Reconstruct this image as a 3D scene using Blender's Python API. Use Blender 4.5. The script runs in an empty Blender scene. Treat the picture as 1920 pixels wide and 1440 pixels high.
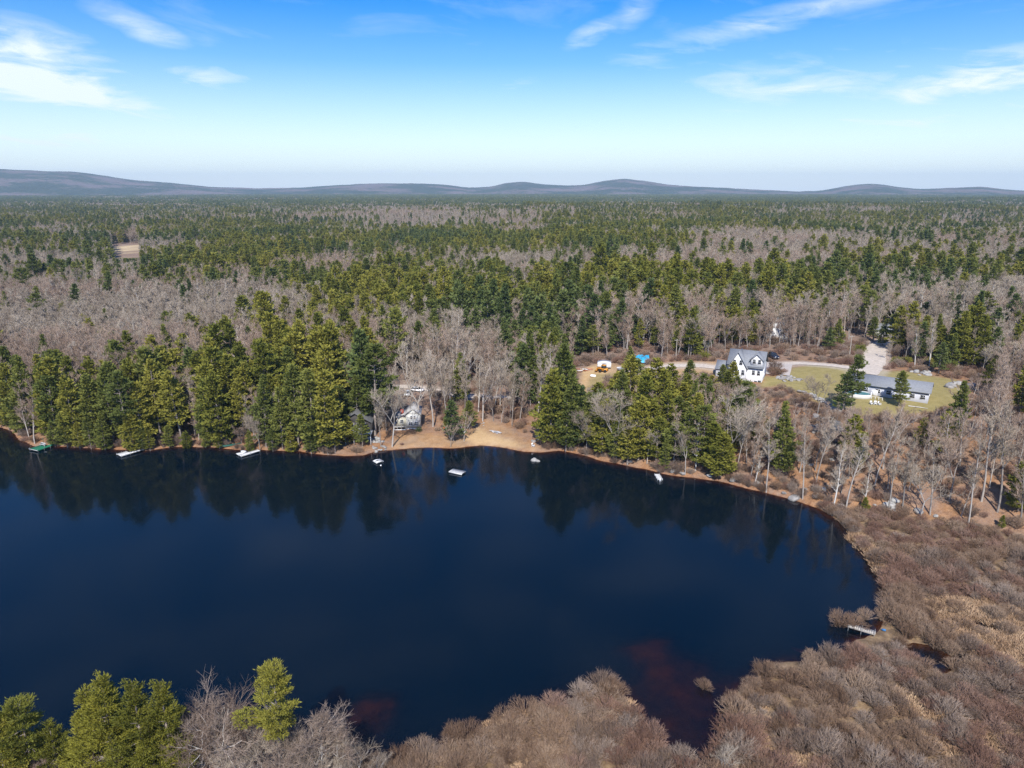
import bpy, math, random
import numpy as np

R = math.radians
scene = bpy.context.scene
COL = scene.collection

# ---------------------------------------------------------------- camera
CAM_H = 66.0
F_PX = 1333.0                      # focal length in pixels of the 1920 px wide photograph
PITCH = math.atan(365.0 / F_PX)    # horizon lies 365 px above the middle
cam_data = bpy.data.cameras.new('camera')
cam_data.sensor_width = 36.0
cam_data.lens = 36.0 * F_PX / 1920.0
cam_data.clip_start = 0.5
cam_data.clip_end = 60000.0
cam = bpy.data.objects.new('camera', cam_data)
COL.objects.link(cam)
cam.location = (0, 0, CAM_H)
cam.rotation_euler = (math.pi / 2 - PITCH, 0, 0)
scene.camera = cam
scene.view_settings.view_transform = 'Standard'
scene.view_settings.look = 'None'
scene.view_settings.exposure = 0.42
scene.view_settings.gamma = 1.0
scene.cycles.max_bounces = 5
scene.cycles.diffuse_bounces = 2
scene.cycles.glossy_bounces = 2
scene.cycles.transparent_max_bounces = 6
scene.cycles.volume_bounces = 0
scene.cycles.use_denoising = True
scene.cycles.denoiser = 'OPENIMAGEDENOISE'
scene.cycles.denoising_input_passes = 'RGB_ALBEDO_NORMAL'
scene.cycles.denoising_prefilter = 'NONE'
scene.cycles.sample_clamp_direct = 6.0
scene.cycles.sample_clamp_indirect = 2.0
scene.cycles.caustics_reflective = False
scene.cycles.caustics_refractive = False

SUN_EL, SUN_AZ = R(44.0), R(184.0)     # azimuth clockwise from +Y: the sun stands behind the camera

CP, SP = math.cos(PITCH), math.sin(PITCH)
def ray(u, v):
    """direction of a photograph pixel, y component of the horizontal part not normalised"""
    a = (u - 960.0) / F_PX
    b = (720.0 - v) / F_PX
    return (a, CP + b * SP, -SP + b * CP)
def project(x, y, z):
    dx, dy, dz = x, y, z - CAM_H
    d = dy * CP - dz * SP
    up = dy * SP + dz * CP
    return 960.0 + F_PX * dx / d, 720.0 - F_PX * up / d
def flat(u, v, z=0.0):
    a, b, c = ray(u, v)
    t = (z - CAM_H) / c
    return (a * t, b * t)

# ---------------------------------------------------------------- sky
world = bpy.data.worlds.new('World')
scene.world = world
world.use_nodes = True
wn, wl = world.node_tree.nodes, world.node_tree.links
wn.clear()
def wnode(t, **kw):
    n = wn.new(t)
    for k, v in kw.items():
        setattr(n, k, v)
    return n
def wmath(op, a, b=None, clamp=False):
    n = wnode('ShaderNodeMath', operation=op, use_clamp=clamp)
    for i, s in enumerate((a, b)):
        if s is None:
            continue
        if isinstance(s, (int, float)):
            n.inputs[i].default_value = s
        else:
            wl.new(s, n.inputs[i])
    return n.outputs[0]
sky = wnode('ShaderNodeTexSky', sky_type='NISHITA', sun_disc=False)
sky.sun_elevation = SUN_EL
sky.sun_rotation = SUN_AZ
sky.altitude = 120.0
sky.air_density = 1.0
sky.dust_density = 0.35
sky.ozone_density = 2.2
hs = wnode('ShaderNodeHueSaturation')
hs.inputs['Saturation'].default_value = 1.9
hs.inputs['Value'].default_value = 1.2
hs.inputs['Hue'].default_value = 0.514
wl.new(sky.outputs[0], hs.inputs['Color'])
tc = wnode('ShaderNodeTexCoord')
sep = wnode('ShaderNodeSeparateXYZ')
wl.new(tc.outputs['Generated'], sep.inputs[0])
az = wmath('ARCTAN2', sep.outputs[0], sep.outputs[1])
el = wmath('ARCSINE', sep.outputs[2])
cmb = wnode('ShaderNodeCombineXYZ')
wl.new(wmath('MULTIPLY', az, 5.0), cmb.inputs[0])
wl.new(wmath('ADD', wmath('MULTIPLY', el, 24.0), wmath('MULTIPLY', az, 1.2)), cmb.inputs[1])
def wnoise(scale, detail, rough, dist):
    n = wnode('ShaderNodeTexNoise')
    n.inputs['Scale'].default_value = scale
    n.inputs['Detail'].default_value = detail
    n.inputs['Roughness'].default_value = rough
    n.inputs['Distortion'].default_value = dist
    wl.new(cmb.outputs[0], n.inputs['Vector'])
    return n.outputs[0]
n1 = wnoise(0.9, 9, 0.62, 0.5)
n2 = wnoise(2.3, 8, 0.6, 0.9)
wisp = wmath('MULTIPLY', wmath('SUBTRACT', n1, 0.33), 2.6, True)
fine = wmath('MULTIPLY', wmath('SUBTRACT', n2, 0.22), 1.9, True)
# each cloud stands in its own direction of the sky: pixel centre, half widths, strength, tilt
CLOUDS = [(60, 150, 300, 70, 1.25, 0.15), (20, 90, 190, 60, 1.1, 0.1), (150, 185, 210, 32, 0.9, 0.0), (262, 52, 105, 34, 0.62, 0.30),
          (392, 150, 105, 30, 0.95, 0.05), (1115, 62, 80, 26, 0.75, -0.35), (1185, 25, 70, 40, 0.5, -0.6), (1450, 38, 430, 28, 0.62, -0.17),
          (1870, 140, 240, 55, 1.3, -0.12), (1500, 165, 520, 85, 0.62, -0.06), (1250, 105, 260, 45, 0.45, -0.12), (1700, 225, 420, 45, 0.7, -0.02), (1150, 240, 420, 40, 0.55, 0.0), (520, 235, 360, 40, 0.5, 0.02),
          (80, 255, 460, 45, 0.8, 0.0), (960, 165, 190, 42, 0.34, -0.2), (860, 153, 45, 11, 0.5, 0.0), (720, 288, 200, 12, 0.5, 0.0),
          (1700, 285, 520, 30, 0.6, 0.0), (900, 325, 1100, 42, 0.75, 0.0), (-500, 120, 500, 90, 1.0, 0.1), (2500, 150, 500, 90, 0.9, -0.1)]
tot = None
for (u, v, wu, wv, st, tilt) in CLOUDS:
    d = ray(u, v)
    a0 = math.atan2(d[0], d[1]); e0 = math.atan2(d[2], math.hypot(d[0], d[1]))
    da = wmath('SUBTRACT', az, a0)
    de = wmath('ADD', wmath('SUBTRACT', el, e0), wmath('MULTIPLY', da, tilt))
    q = wmath('ADD', wmath('POWER', wmath('ABSOLUTE', wmath('MULTIPLY', da, F_PX / wu)), 2.0),
              wmath('POWER', wmath('ABSOLUTE', wmath('MULTIPLY', de, F_PX / wv)), 2.0))
    m = wmath('MULTIPLY', wmath('SUBTRACT', 1.0, wmath('SQRT', q), True), st)
    tot = m if tot is None else wmath('MAXIMUM', tot, m)
cl = wmath('MULTIPLY', wmath('MULTIPLY', tot, 1.75), wmath('ADD', wmath('MULTIPLY', wisp, 0.55), wmath('MULTIPLY', wmath('SUBTRACT', fine, 0.2), 0.75)), True)
veil = wmath('MULTIPLY', wmath('SUBTRACT', n1, 0.43), 1.0, True)
hz = wmath('MULTIPLY', wmath('POWER', wmath('SUBTRACT', 1.0, wmath('MULTIPLY', wmath('ABSOLUTE', el), 4.0), True), 1.45), 0.93)
cl = wmath('MAXIMUM', cl, veil)
cl = wmath('MAXIMUM', cl, hz)
cl = wmath('MULTIPLY', cl, 0.93, True)
mixc = wnode('ShaderNodeMix', data_type='RGBA')
wl.new(cl, mixc.inputs[0])
wl.new(hs.outputs[0], mixc.inputs[6])
mixc.inputs[7].default_value = (7.6, 8.3, 9.2, 1)
bg = wnode('ShaderNodeBackground')
bg.inputs['Strength'].default_value = 0.10
wl.new(mixc.outputs[2], bg.inputs['Color'])
wo = wnode('ShaderNodeOutputWorld')
wl.new(bg.outputs[0], wo.inputs['Surface'])

# ---------------------------------------------------------------- sun
sl = bpy.data.lights.new('sun', 'SUN')
sl.energy = 4.8
sl.angle = R(0.53)
sl.color = (1.0, 0.955, 0.88)
so = bpy.data.objects.new('sun', sl)
COL.objects.link(so)
so.location = (0, -80, 160)
so.rotation_euler = (math.pi / 2 - SUN_EL, 0, math.pi - SUN_AZ)

# ================================================================= helpers
rng = np.random.default_rng(7)
random.seed(7)
def sstep(a, b, x):
    t = np.clip((x - a) / (b - a), 0, 1)
    return t * t * (3 - 2 * t)
def vnoise(x, y, seed=0):
    x = np.asarray(x, float); y = np.asarray(y, float)
    xi = np.floor(x).astype(np.int64); yi = np.floor(y).astype(np.int64)
    xf = x - xi; yf = y - yi
    xf = xf * xf * (3 - 2 * xf); yf = yf * yf * (3 - 2 * yf)
    def h(a, b):
        n = (a * 374761393 + b * 668265263 + seed * 974711) & 0x7fffffff
        n = ((n ^ (n >> 13)) * 1274126177) & 0x7fffffff
        n = (n ^ (n >> 16)) & 0xffff
        return n / 65535.0
    return (h(xi, yi) * (1 - xf) + h(xi + 1, yi) * xf) * (1 - yf) + (h(xi, yi + 1) * (1 - xf) + h(xi + 1, yi + 1) * xf) * yf
def fbm(x, y, seed=0, o=4):
    s = 0; a = 0.5; t = 0
    for i in range(o):
        s = s + a * vnoise(x, y, seed + i * 17); t += a
        x = x * 2.03 + 11.3; y = y * 2.03 + 5.7; a *= 0.5
    return s / t - 0.5
def inside(poly, x, y):
    x = np.asarray(x, float); y = np.asarray(y, float)
    res = np.zeros(x.shape, bool)
    n = len(poly)
    for i in range(n):
        x0, y0 = poly[i]; x1, y1 = poly[(i + 1) % n]
        if y0 == y1:
            continue
        c = ((y0 > y) != (y1 > y)) & (x < (x1 - x0) * (y - y0) / (y1 - y0) + x0)
        res ^= c
    return res
def pdist(poly, x, y, closed=True):
    x = np.asarray(x, float); y = np.asarray(y, float)
    best = np.full(x.shape, 1e18)
    n = len(poly)
    for i in range(n if closed else n - 1):
        x0, y0 = poly[i]; x1, y1 = poly[(i + 1) % n]
        ex, ey = x1 - x0, y1 - y0
        l2 = ex * ex + ey * ey + 1e-9
        t = np.clip(((x - x0) * ex + (y - y0) * ey) / l2, 0, 1)
        d = (x - x0 - t * ex) ** 2 + (y - y0 - t * ey) ** 2
        best = np.minimum(best, d)
    return np.sqrt(best)
def sdist(poly, x, y):
    d = pdist(poly, x, y)
    return np.where(inside(poly, x, y), -d, d)

# ================================================================= terrain
FAR_SHORE = [(-900, 740), (-600, 770), (-200, 792), (-60, 797), (0, 802), (28, 812), (48, 828), (62, 837), (110, 836), (170, 840), (212, 844), (280, 843), (330, 839),
             (400, 838), (440, 846), (480, 844), (560, 848), (600, 853), (640, 856), (680, 853), (710, 847), (740, 844), (780, 842), (820, 840),
             (860, 838), (900, 836), (940, 839), (980, 845), (1010, 847), (1045, 845), (1090, 853), (1150, 867), (1180, 875), (1240, 888),
             (1300, 896), (1360, 904), (1400, 914), (1450, 927), (1500, 942), (1540, 955), (1572, 978), (1592, 1003), (1622, 1045), (1650, 1085), (1672, 1118)]
NEAR_SHORE = [(1665, 1150), (1640, 1180), (1600, 1200), (1585, 1222), (1520, 1236), (1460, 1250), (1400, 1276), (1365, 1300), (1358, 1340),
              (1352, 1380), (1350, 1420), (1320, 1440), (1270, 1415), (1225, 1380), (1190, 1350), (1170, 1310), (1130, 1290), (1060, 1302), (1000, 1326),
              (900, 1368), (800, 1408), (740, 1428), (640, 1455), (500, 1480), (200, 1490), (0, 1480), (-300, 1450), (-900, 1300)]
LAKE = [flat(*p) for p in FAR_SHORE + NEAR_SHORE]
LAKE = LAKE[:] + []
MARSH = [flat(*p) for p in [(1545, 952), (1600, 962), (1680, 972), (1760, 982), (1840, 996), (1920, 1010), (2150, 1040), (2500, 1150), (2500, 1700), (1000, 1750),
                            (600, 1640), (640, 1400), (740, 1370), (900, 1310), (1060, 1260), (1200, 1260), (1300, 1380), (1320, 1290), (1400, 1230), (1560, 1180), (1620, 1120), (1600, 1040), (1560, 985)]]
SHOALS = [flat(1235, 1235), flat(1290, 1330), flat(690, 1330), flat(640, 1390)]
POOLS = [(flat(1735, 1232), 2.4), (flat(1810, 1236), 1.3), (flat(1860, 1100), 1.4), (flat(1845, 1175), 1.2)]
HILL_C = flat(1560, 830, 6)

def lake_d(x, y):
    return sdist(LAKE, x, y) + 2.6 * fbm(x / 8.0, y / 8.0, 301, 3)

def tz(x, y):
    """ground height, metres above the lake"""
    x = np.asarray(x, float); y = np.asarray(y, float)
    dl = lake_d(x, y)
    dm = sdist(MARSH, x, y)
    dw = np.minimum(dl, dm)
    # dry land: a bank that climbs to a low plateau, higher towards the right-hand slope
    P = 2.6 + 7.6 * sstep(8, 55, x) * sstep(95, 150, y) - 1.2 * sstep(-20, -90, x)
    L = 16.0 + 10.0 * sstep(10, 50, x)
    up = 0.28 + P * (1 - np.exp(-np.maximum(dw, 0) / L))
    rr = np.hypot(x, y)
    far = sstep(330, 1500, y)
    up = up + far * (30 * fbm(x / 900 + 3.1, y / 620 + 9.7, 5, 4) - 3) + sstep(1500, 5000, y) * (85 * fbm(x / 2600, y / 1500 + 2, 9, 3) - 26)
    up = up + 0.9 * fbm(x / 17, y / 17, 21, 3) * sstep(3, 18, dw)
    # marsh: almost level, some wet holes
    mz = 0.22 + 0.38 * fbm(x / 5.5, y / 5.5, 31, 3)
    for (c, r) in POOLS:
        mz = mz - 1.6 * np.exp(-((x - c[0]) ** 2 + (y - c[1]) ** 2) / (r * r))
    w = sstep(-0.5, 3.0, dm)
    land = mz * (1 - w) + np.maximum(up, 0.25) * w
    # lake bed
    dep = 0.10 + 3.9 * (1 - np.exp(-np.maximum(-dl, 0) / 7.0))
    for i, s in enumerate(SHOALS):
        r = (8.5, 7.5, 5.5, 5.0, 4.0)[i]
        a = np.exp(-((x - s[0]) ** 2 + (y - s[1]) ** 2) / (r * r)) * (1.05 + 1.3 * fbm(x / 4, y / 4, 41, 3))
        a = np.clip(a, 0, 0.96)
        dep = dep * (1 - a) + 0.35 * a
    k = sstep(-0.4, 0.9, dl)
    return -dep * (1 - k) + land * k

def ground(u, v, zoff=0.0):
    """where the ray of a pixel meets the ground"""
    a, b, c = ray(u, v)
    ts = np.concatenate([np.arange(30, 420, 0.6), np.geomspace(420, 7000, 700)])
    z = CAM_H + c * ts
    g = tz(a * ts, b * ts) + zoff
    hit = np.nonzero(z <= g)[0]
    i = hit[0] if len(hit) else len(ts) - 1
    if i == 0:
        t = ts[0]
    else:
        d0 = z[i - 1] - g[i - 1]; d1 = z[i] - g[i]
        t = ts[i - 1] + (ts[i] - ts[i - 1]) * d0 / (d0 - d1 + 1e-9)
    return (a * t, b * t)
def z1(x, y):
    return float(tz(np.array([x]), np.array([y]))[0])

# ================================================================= materials
def M(name):
    m = bpy.data.materials.new(name)
    m.use_nodes = True
    return m, m.node_tree.nodes, m.node_tree.links, m.node_tree.nodes['Principled BSDF']
def ramp(nodes, stops):
    r = nodes.new('ShaderNodeValToRGB')
    el_ = r.color_ramp.elements
    while len(el_) < len(stops):
        el_.new(0.5)
    for e, (p, c) in zip(el_, stops):
        e.position = p; e.color = (*c, 1)
    return r
def noise(nodes, links, scale, detail=4, rough=0.55, coord='Object', vec=None, dist=0.0):
    n = nodes.new('ShaderNodeTexNoise')
    n.inputs['Scale'].default_value = scale
    n.inputs['Detail'].default_value = detail
    n.inputs['Roughness'].default_value = rough
    n.inputs['Distortion'].default_value = dist
    if vec is None:
        t = nodes.new('ShaderNodeTexCoord'); vec = t.outputs[coord]
    links.new(vec, n.inputs['Vector'])
    return n
def mix(nodes, links, fac, a, b, blend='MIX'):
    n = nodes.new('ShaderNodeMix'); n.data_type = 'RGBA'; n.blend_type = blend
    for s, i in ((fac, 0), (a, 6), (b, 7)):
        if isinstance(s, (int, float)):
            n.inputs[i].default_value = s
        elif isinstance(s, tuple):
            n.inputs[i].default_value = (*s, 1)
        else:
            links.new(s, n.inputs[i])
    return n.outputs[2]
def simple(name, col, rough=0.7, var=0.25, scale=3.0, metal=0.0, spec=0.3, bump=0.0):
    m, n, l, b = M(name)
    nz = noise(n, l, scale, 5, 0.6)
    c0 = tuple(max(0, c * (1 - var)) for c in col); c1 = tuple(min(1, c * (1 + var)) for c in col)
    r = ramp(n, [(0.3, c0), (0.7, c1)])
    l.new(nz.outputs[0], r.inputs[0])
    l.new(r.outputs[0], b.inputs['Base Color'])
    b.inputs['Roughness'].default_value = rough
    b.inputs['Metallic'].default_value = metal
    b.inputs['Specular IOR Level'].default_value = spec
    if bump:
        bp = n.new('ShaderNodeBump'); bp.inputs['Strength'].default_value = bump
        l.new(nz.outputs[0], bp.inputs['Height']); l.new(bp.outputs[0], b.inputs['Normal'])
    return m
def plantmat(name, stops, rough=0.75, nscale=0.6, transl=0.0):
    """colour drifts between individuals (object random) and inside one plant (noise)"""
    m, n, l, b = M(name)
    oi = n.new('ShaderNodeObjectInfo')
    nz = noise(n, l, nscale, 3, 0.6)
    a = n.new('ShaderNodeMath'); a.operation = 'MULTIPLY_ADD'
    l.new(nz.outputs[0], a.inputs[0]); a.inputs[1].default_value = 0.9
    s = n.new('ShaderNodeMath'); s.operation = 'MULTIPLY_ADD'
    l.new(oi.outputs['Random'], s.inputs[0]); s.inputs[1].default_value = 0.55; s.inputs[2].default_value = -0.22
    l.new(s.outputs[0], a.inputs[2])
    r = ramp(n, stops)
    l.new(a.outputs[0], r.inputs[0])
    l.new(r.outputs[0], b.inputs['Base Color'])
    b.inputs['Roughness'].default_value = rough
    b.inputs['Specular IOR Level'].default_value = 0.2
    if transl:
        out = n['Material Output']
        t = n.new('ShaderNodeBsdfTranslucent'); l.new(r.outputs[0], t.inputs[0])
        mx = n.new('ShaderNodeMixShader'); mx.inputs[0].default_value = transl
        l.new(b.outputs[0], mx.inputs[1]); l.new(t.outputs[0], mx.inputs[2]); l.new(mx.outputs[0], out.inputs['Surface'])
    return m

MAT = {}
MAT['pine_yellow'] = plantmat('pine_needles_yellow_green', [(0.2, (0.1265, 0.1408, 0.022)), (0.5, (0.22, 0.2145, 0.0352)), (0.85, (0.308, 0.2805, 0.0495))], transl=0.22)
MAT['pine_mid'] = plantmat('pine_needles_green', [(0.2, (0.1012, 0.1242, 0.0287)), (0.5, (0.1633, 0.1817, 0.0403)), (0.85, (0.23, 0.2357, 0.0517))], transl=0.22)
MAT['pine_dark'] = plantmat('pine_needles_dark_green', [(0.2, (0.0644, 0.0943, 0.0299)), (0.5, (0.1092, 0.1403, 0.0414)), (0.85, (0.1552, 0.1782, 0.0517))], transl=0.12)
MAT['pine_bright'] = plantmat('pine_needles_bright_yellow_green', [(0.2, (0.13, 0.135, 0.02)), (0.5, (0.225, 0.215, 0.03)), (0.85, (0.31, 0.28, 0.045))], transl=0.22)
MAT['bark_pine'] = simple('pine_bark', (0.26, 0.22, 0.195), 0.9, 0.4, 2.0)
MAT['bark_grey'] = plantmat('grey_bark', [(0.2, (0.231, 0.2035, 0.1815)), (0.55, (0.363, 0.3245, 0.2915)), (0.9, (0.517, 0.473, 0.429))], 0.9)
MAT['twig'] = plantmat('bare_twigs', [(0.15, (0.248, 0.194, 0.1461)), (0.5, (0.375, 0.3081, 0.2393)), (0.9, (0.5201, 0.441, 0.3538))], 0.9, 0.25)
MAT['twig_red'] = plantmat('budding_reddish_twigs', [(0.15, (0.2523, 0.1764, 0.1313)), (0.5, (0.3755, 0.2764, 0.2115)), (0.9, (0.481, 0.3704, 0.2893))], 0.9, 0.25)
MAT['birch'] = plantmat('pale_birch_bark', [(0.2, (0.40, 0.37, 0.34)), (0.55, (0.55, 0.52, 0.48)), (0.9, (0.68, 0.65, 0.61))], 0.8)
MAT['shrub'] = plantmat('marsh_shrub_twigs', [(0.15, (0.165, 0.1, 0.064)), (0.5, (0.28, 0.187, 0.128)), (0.9, (0.4, 0.295, 0.215))], 0.9, 0.5)
MAT['shrub_grey'] = plantmat('grey_marsh_shrub_twigs', [(0.15, (0.165, 0.112, 0.085)), (0.5, (0.275, 0.203, 0.157)), (0.9, (0.39, 0.31, 0.255))], 0.9, 0.5)
MAT['shrub_red'] = plantmat('reddish_marsh_shrub_twigs', [(0.15, (0.175, 0.098, 0.07)), (0.5, (0.265, 0.158, 0.115)), (0.9, (0.355, 0.24, 0.185))], 0.9, 0.5)
MAT['straw'] = plantmat('dead_marsh_grass', [(0.15, (0.27, 0.17, 0.1)), (0.5, (0.4, 0.265, 0.165)), (0.9, (0.5, 0.36, 0.235))], 0.9, 0.5)
MAT['evergreen_bush'] = plantmat('evergreen_bush_leaves', [(0.2, (0.04, 0.065, 0.02)), (0.5, (0.085, 0.10, 0.03)), (0.85, (0.14, 0.14, 0.045))])

# ground: leaf litter, sand, lawn, marsh and gravel worked out from masks stored on the mesh
m, n, l, b = M('ground_litter')
tcg = n.new('ShaderNodeTexCoord')
big = noise(n, l, 0.045, 5, 0.6, vec=tcg.outputs['Object'])
med = noise(n, l, 0.5, 6, 0.65, vec=tcg.outputs['Object'])
sml = noise(n, l, 4.0, 5, 0.7, vec=tcg.outputs['Object'])
lit = ramp(n, [(0.3, (0.13, 0.075, 0.045)), (0.45, (0.25, 0.135, 0.07)), (0.55, (0.34, 0.185, 0.095)), (0.7, (0.40, 0.27, 0.17))])
ad = n.new('ShaderNodeMath'); ad.operation = 'MULTIPLY_ADD'
l.new(sml.outputs[0], ad.inputs[0]); ad.inputs[1].default_value = 0.5
ad2 = n.new('ShaderNodeMath'); ad2.operation = 'MULTIPLY'; l.new(med.outputs[0], ad2.inputs[0]); ad2.inputs[1].default_value = 0.5
l.new(ad2.outputs[0], ad.inputs[2]); l.new(ad.outputs[0], lit.inputs[0])
wood = ramp(n, [(0.3, (0.16, 0.11, 0.085)), (0.7, (0.31, 0.23, 0.185))]); l.new(ad.outputs[0], wood.inputs[0])
sand = ramp(n, [(0.3, (0.42, 0.27, 0.13)), (0.7, (0.60, 0.43, 0.24))]); l.new(ad.outputs[0], sand.inputs[0])
lawn = ramp(n, [(0.3, (0.20, 0.165, 0.06)), (0.55, (0.31, 0.255, 0.105)), (0.75, (0.38, 0.29, 0.15))]); l.new(ad.outputs[0], lawn.inputs[0])
mar = ramp(n, [(0.3, (0.10, 0.07, 0.045)), (0.5, (0.22, 0.15, 0.09)), (0.7, (0.36, 0.26, 0.15))]); l.new(med.outputs[0], mar.inputs[0])
grv = ramp(n, [(0.3, (0.40, 0.34, 0.29)), (0.7, (0.56, 0.50, 0.43))]); l.new(ad.outputs[0], grv.inputs[0])
fld = ramp(n, [(0.3, (0.50, 0.38, 0.22)), (0.7, (0.62, 0.50, 0.32))]); l.new(ad.outputs[0], fld.inputs[0])
bed = ramp(n, [(0.3, (0.10, 0.04, 0.018)), (0.7, (0.28, 0.115, 0.05))]); l.new(med.outputs[0], bed.inputs[0])
# far forest floor carries the colours of the woods where single trees can no longer be told apart
ff = noise(n, l, 0.004, 6, 0.62, vec=tcg.outputs['Object'])
farc = ramp(n, [(0.36, (0.19, 0.155, 0.145)), (0.47, (0.15, 0.13, 0.11)), (0.53, (0.062, 0.074, 0.034)), (0.7, (0.05, 0.062, 0.03))]); l.new(ff.outputs[0], farc.inputs[0])
bg_ = ramp(n, [(0.42, (0, 0, 0)), (0.62, (0.75, 0.75, 0.75))]); b3 = noise(n, l, 0.16, 6, 0.7, vec=tcg.outputs['Object']); l.new(b3.outputs[0], bg_.inputs[0])
cur = mix(n, l, bg_.outputs[0], lit.outputs[0], wood.outputs[0])
for nm, colr in (('wood', wood), ('far', farc), ('sand', sand), ('lawn', lawn), ('marsh', mar), ('gravel', grv), ('field', fld), ('bed', bed)):
    at = n.new('ShaderNodeAttribute'); at.attribute_name = nm
    cur = mix(n, l, at.outputs['Fac'], cur, colr.outputs[0])
l.new(cur, b.inputs['Base Color'])
b.inputs['Roughness'].default_value = 0.95
b.inputs['Specular IOR Level'].default_value = 0.1
bp = n.new('ShaderNodeBump'); bp.inputs['Strength'].default_value = 0.6; bp.inputs['Distance'].default_value = 0.3
l.new(ad.outputs[0], bp.inputs['Height']); l.new(bp.outputs[0], b.inputs['Normal'])
MAT['ground'] = m

# water: mirror by Fresnel over a dark body that lets the bed through where it is shallow
m, n, l, b = M('lake_water')
out = n['Material Output']
at = n.new('ShaderNodeAttribute'); at.attribute_name = 'depth'
e1 = n.new('ShaderNodeMath'); e1.operation = 'MULTIPLY'; l.new(at.outputs['Fac'], e1.inputs[0]); e1.inputs[1].default_value = -1.6
e2 = n.new('ShaderNodeMath'); e2.operation = 'EXPONENT'; l.new(e1.outputs[0], e2.inputs[0])
tr = n.new('ShaderNodeBsdfTransparent'); tr.inputs[0].default_value = (0.62, 0.45, 0.30, 1)
df = n.new('ShaderNodeBsdfDiffuse'); df.inputs[0].default_value = (0.0001, 0.0042, 0.0100, 1)
body = n.new('ShaderNodeMixShader'); l.new(e2.outputs[0], body.inputs[0]); l.new(df.outputs[0], body.inputs[1]); l.new(tr.outputs[0], body.inputs[2])
fr = n.new('ShaderNodeFresnel'); fr.inputs['IOR'].default_value = 1.333
gl = n.new('ShaderNodeBsdfGlossy'); gl.inputs['Roughness'].default_value = 0.085; gl.inputs[0].default_value = (0.95, 0.95, 0.95, 1)
tcw = n.new('ShaderNodeTexCoord')
w1 = noise(n, l, 0.55, 3, 0.5, vec=tcw.outputs['Object'])
w2 = noise(n, l, 2.6, 2, 0.5, vec=tcw.outputs['Object'])
ww = n.new('ShaderNodeMath'); ww.operation = 'MULTIPLY_ADD'; l.new(w2.outputs[0], ww.inputs[0]); ww.inputs[1].default_value = 0.3; l.new(w1.outputs[0], ww.inputs[2])
bw = n.new('ShaderNodeBump'); bw.inputs['Strength'].default_value = 0.05; bw.inputs['Distance'].default_value = 0.25
l.new(ww.outputs[0], bw.inputs['Height']); l.new(bw.outputs[0], gl.inputs['Normal'])
ms = n.new('ShaderNodeMixShader'); l.new(fr.outputs[0], ms.inputs[0]); l.new(body.outputs[0], ms.inputs[1]); l.new(gl.outputs[0], ms.inputs[2])
l.new(ms.outputs[0], out.inputs['Surface'])
n.remove(b)
MAT['water'] = m

m, n, l, b = M('wooded_hills')
tch = n.new('ShaderNodeTexCoord')
h1 = noise(n, l, 0.0016, 7, 0.62, vec=tch.outputs['Object'])
h2 = noise(n, l, 0.02, 5, 0.7, vec=tch.outputs['Object'])
hm = n.new('ShaderNodeMath'); hm.operation = 'MULTIPLY_ADD'; l.new(h2.outputs[0], hm.inputs[0]); hm.inputs[1].default_value = 0.35; l.new(h1.outputs[0], hm.inputs[2])
hr = ramp(n, [(0.5, (0.19, 0.14, 0.14)), (0.64, (0.14, 0.11, 0.105)), (0.69, (0.04, 0.055, 0.034)), (0.85, (0.03, 0.042, 0.028))])
l.new(hm.outputs[0], hr.inputs[0]); l.new(hr.outputs[0], b.inputs['Base Color'])
b.inputs['Roughness'].default_value = 1.0; b.inputs['Specular IOR Level'].default_value = 0.0
hb = n.new('ShaderNodeBump'); hb.inputs['Strength'].default_value = 1.0; hb.inputs['Distance'].default_value = 25.0
l.new(h2.outputs[0], hb.inputs['Height']); l.new(hb.outputs[0], b.inputs['Normal'])
MAT['hills'] = m

MAT['gravel'] = simple('gravel', (0.52, 0.45, 0.38), 0.95, 0.22, 1.2, bump=0.3)
MAT['pad'] = simple('pale_driveway_pad', (0.46, 0.41, 0.37), 0.9, 0.12, 0.8)
MAT['sandpile'] = simple('bare_sand', (0.62, 0.45, 0.25), 0.95, 0.2, 0.6)
MAT['white'] = simple('white_siding', (0.66, 0.66, 0.67), 0.6, 0.06, 1.0)
MAT['offwhite'] = simple('weathered_pale_siding', (0.58, 0.575, 0.54), 0.7, 0.12, 1.2)
MAT['tan'] = simple('tan_siding', (0.46, 0.44, 0.36), 0.7, 0.12, 1.2)
MAT['bluewhite'] = simple('pale_blue_grey_siding', (0.46, 0.47, 0.52), 0.6, 0.08, 1.0)
MAT['roof'] = simple('grey_shingles', (0.22, 0.23, 0.25), 0.85, 0.16, 2.5)
MAT['roof_dark'] = simple('dark_shingles', (0.10, 0.10, 0.10), 0.9, 0.25, 2.5)
MAT['roof_pale'] = simple('pale_shingles', (0.42, 0.41, 0.40), 0.85, 0.15, 2.5)
MAT['glass'] = simple('window_glass', (0.02, 0.024, 0.03), 0.12, 0.1, 1.0, spec=0.6)
MAT['dark'] = simple('dark_stain_and_shade', (0.035, 0.04, 0.045), 0.8, 0.3, 2.0)
MAT['brownwall'] = simple('dark_brown_siding', (0.055, 0.05, 0.048), 0.8, 0.3, 1.5)
MAT['deckwood'] = simple('weathered_deck_wood', (0.40, 0.37, 0.33), 0.85, 0.25, 2.5)
MAT['dockwhite'] = simple('pale_dock_boards', (0.66, 0.65, 0.63), 0.75, 0.14, 2.5)
MAT['dockgrey'] = simple('grey_dock_boards', (0.40, 0.40, 0.40), 0.85, 0.2, 2.5)
MAT['green'] = simple('green_outdoor_carpet', (0.015, 0.16, 0.085), 0.9, 0.2, 2.0)
MAT['canoe_green'] = simple('dark_green_hull', (0.01, 0.085, 0.065), 0.45, 0.15, 1.0)
MAT['red'] = simple('red_hull', (0.58, 0.07, 0.05), 0.5, 0.15, 1.0)
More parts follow.
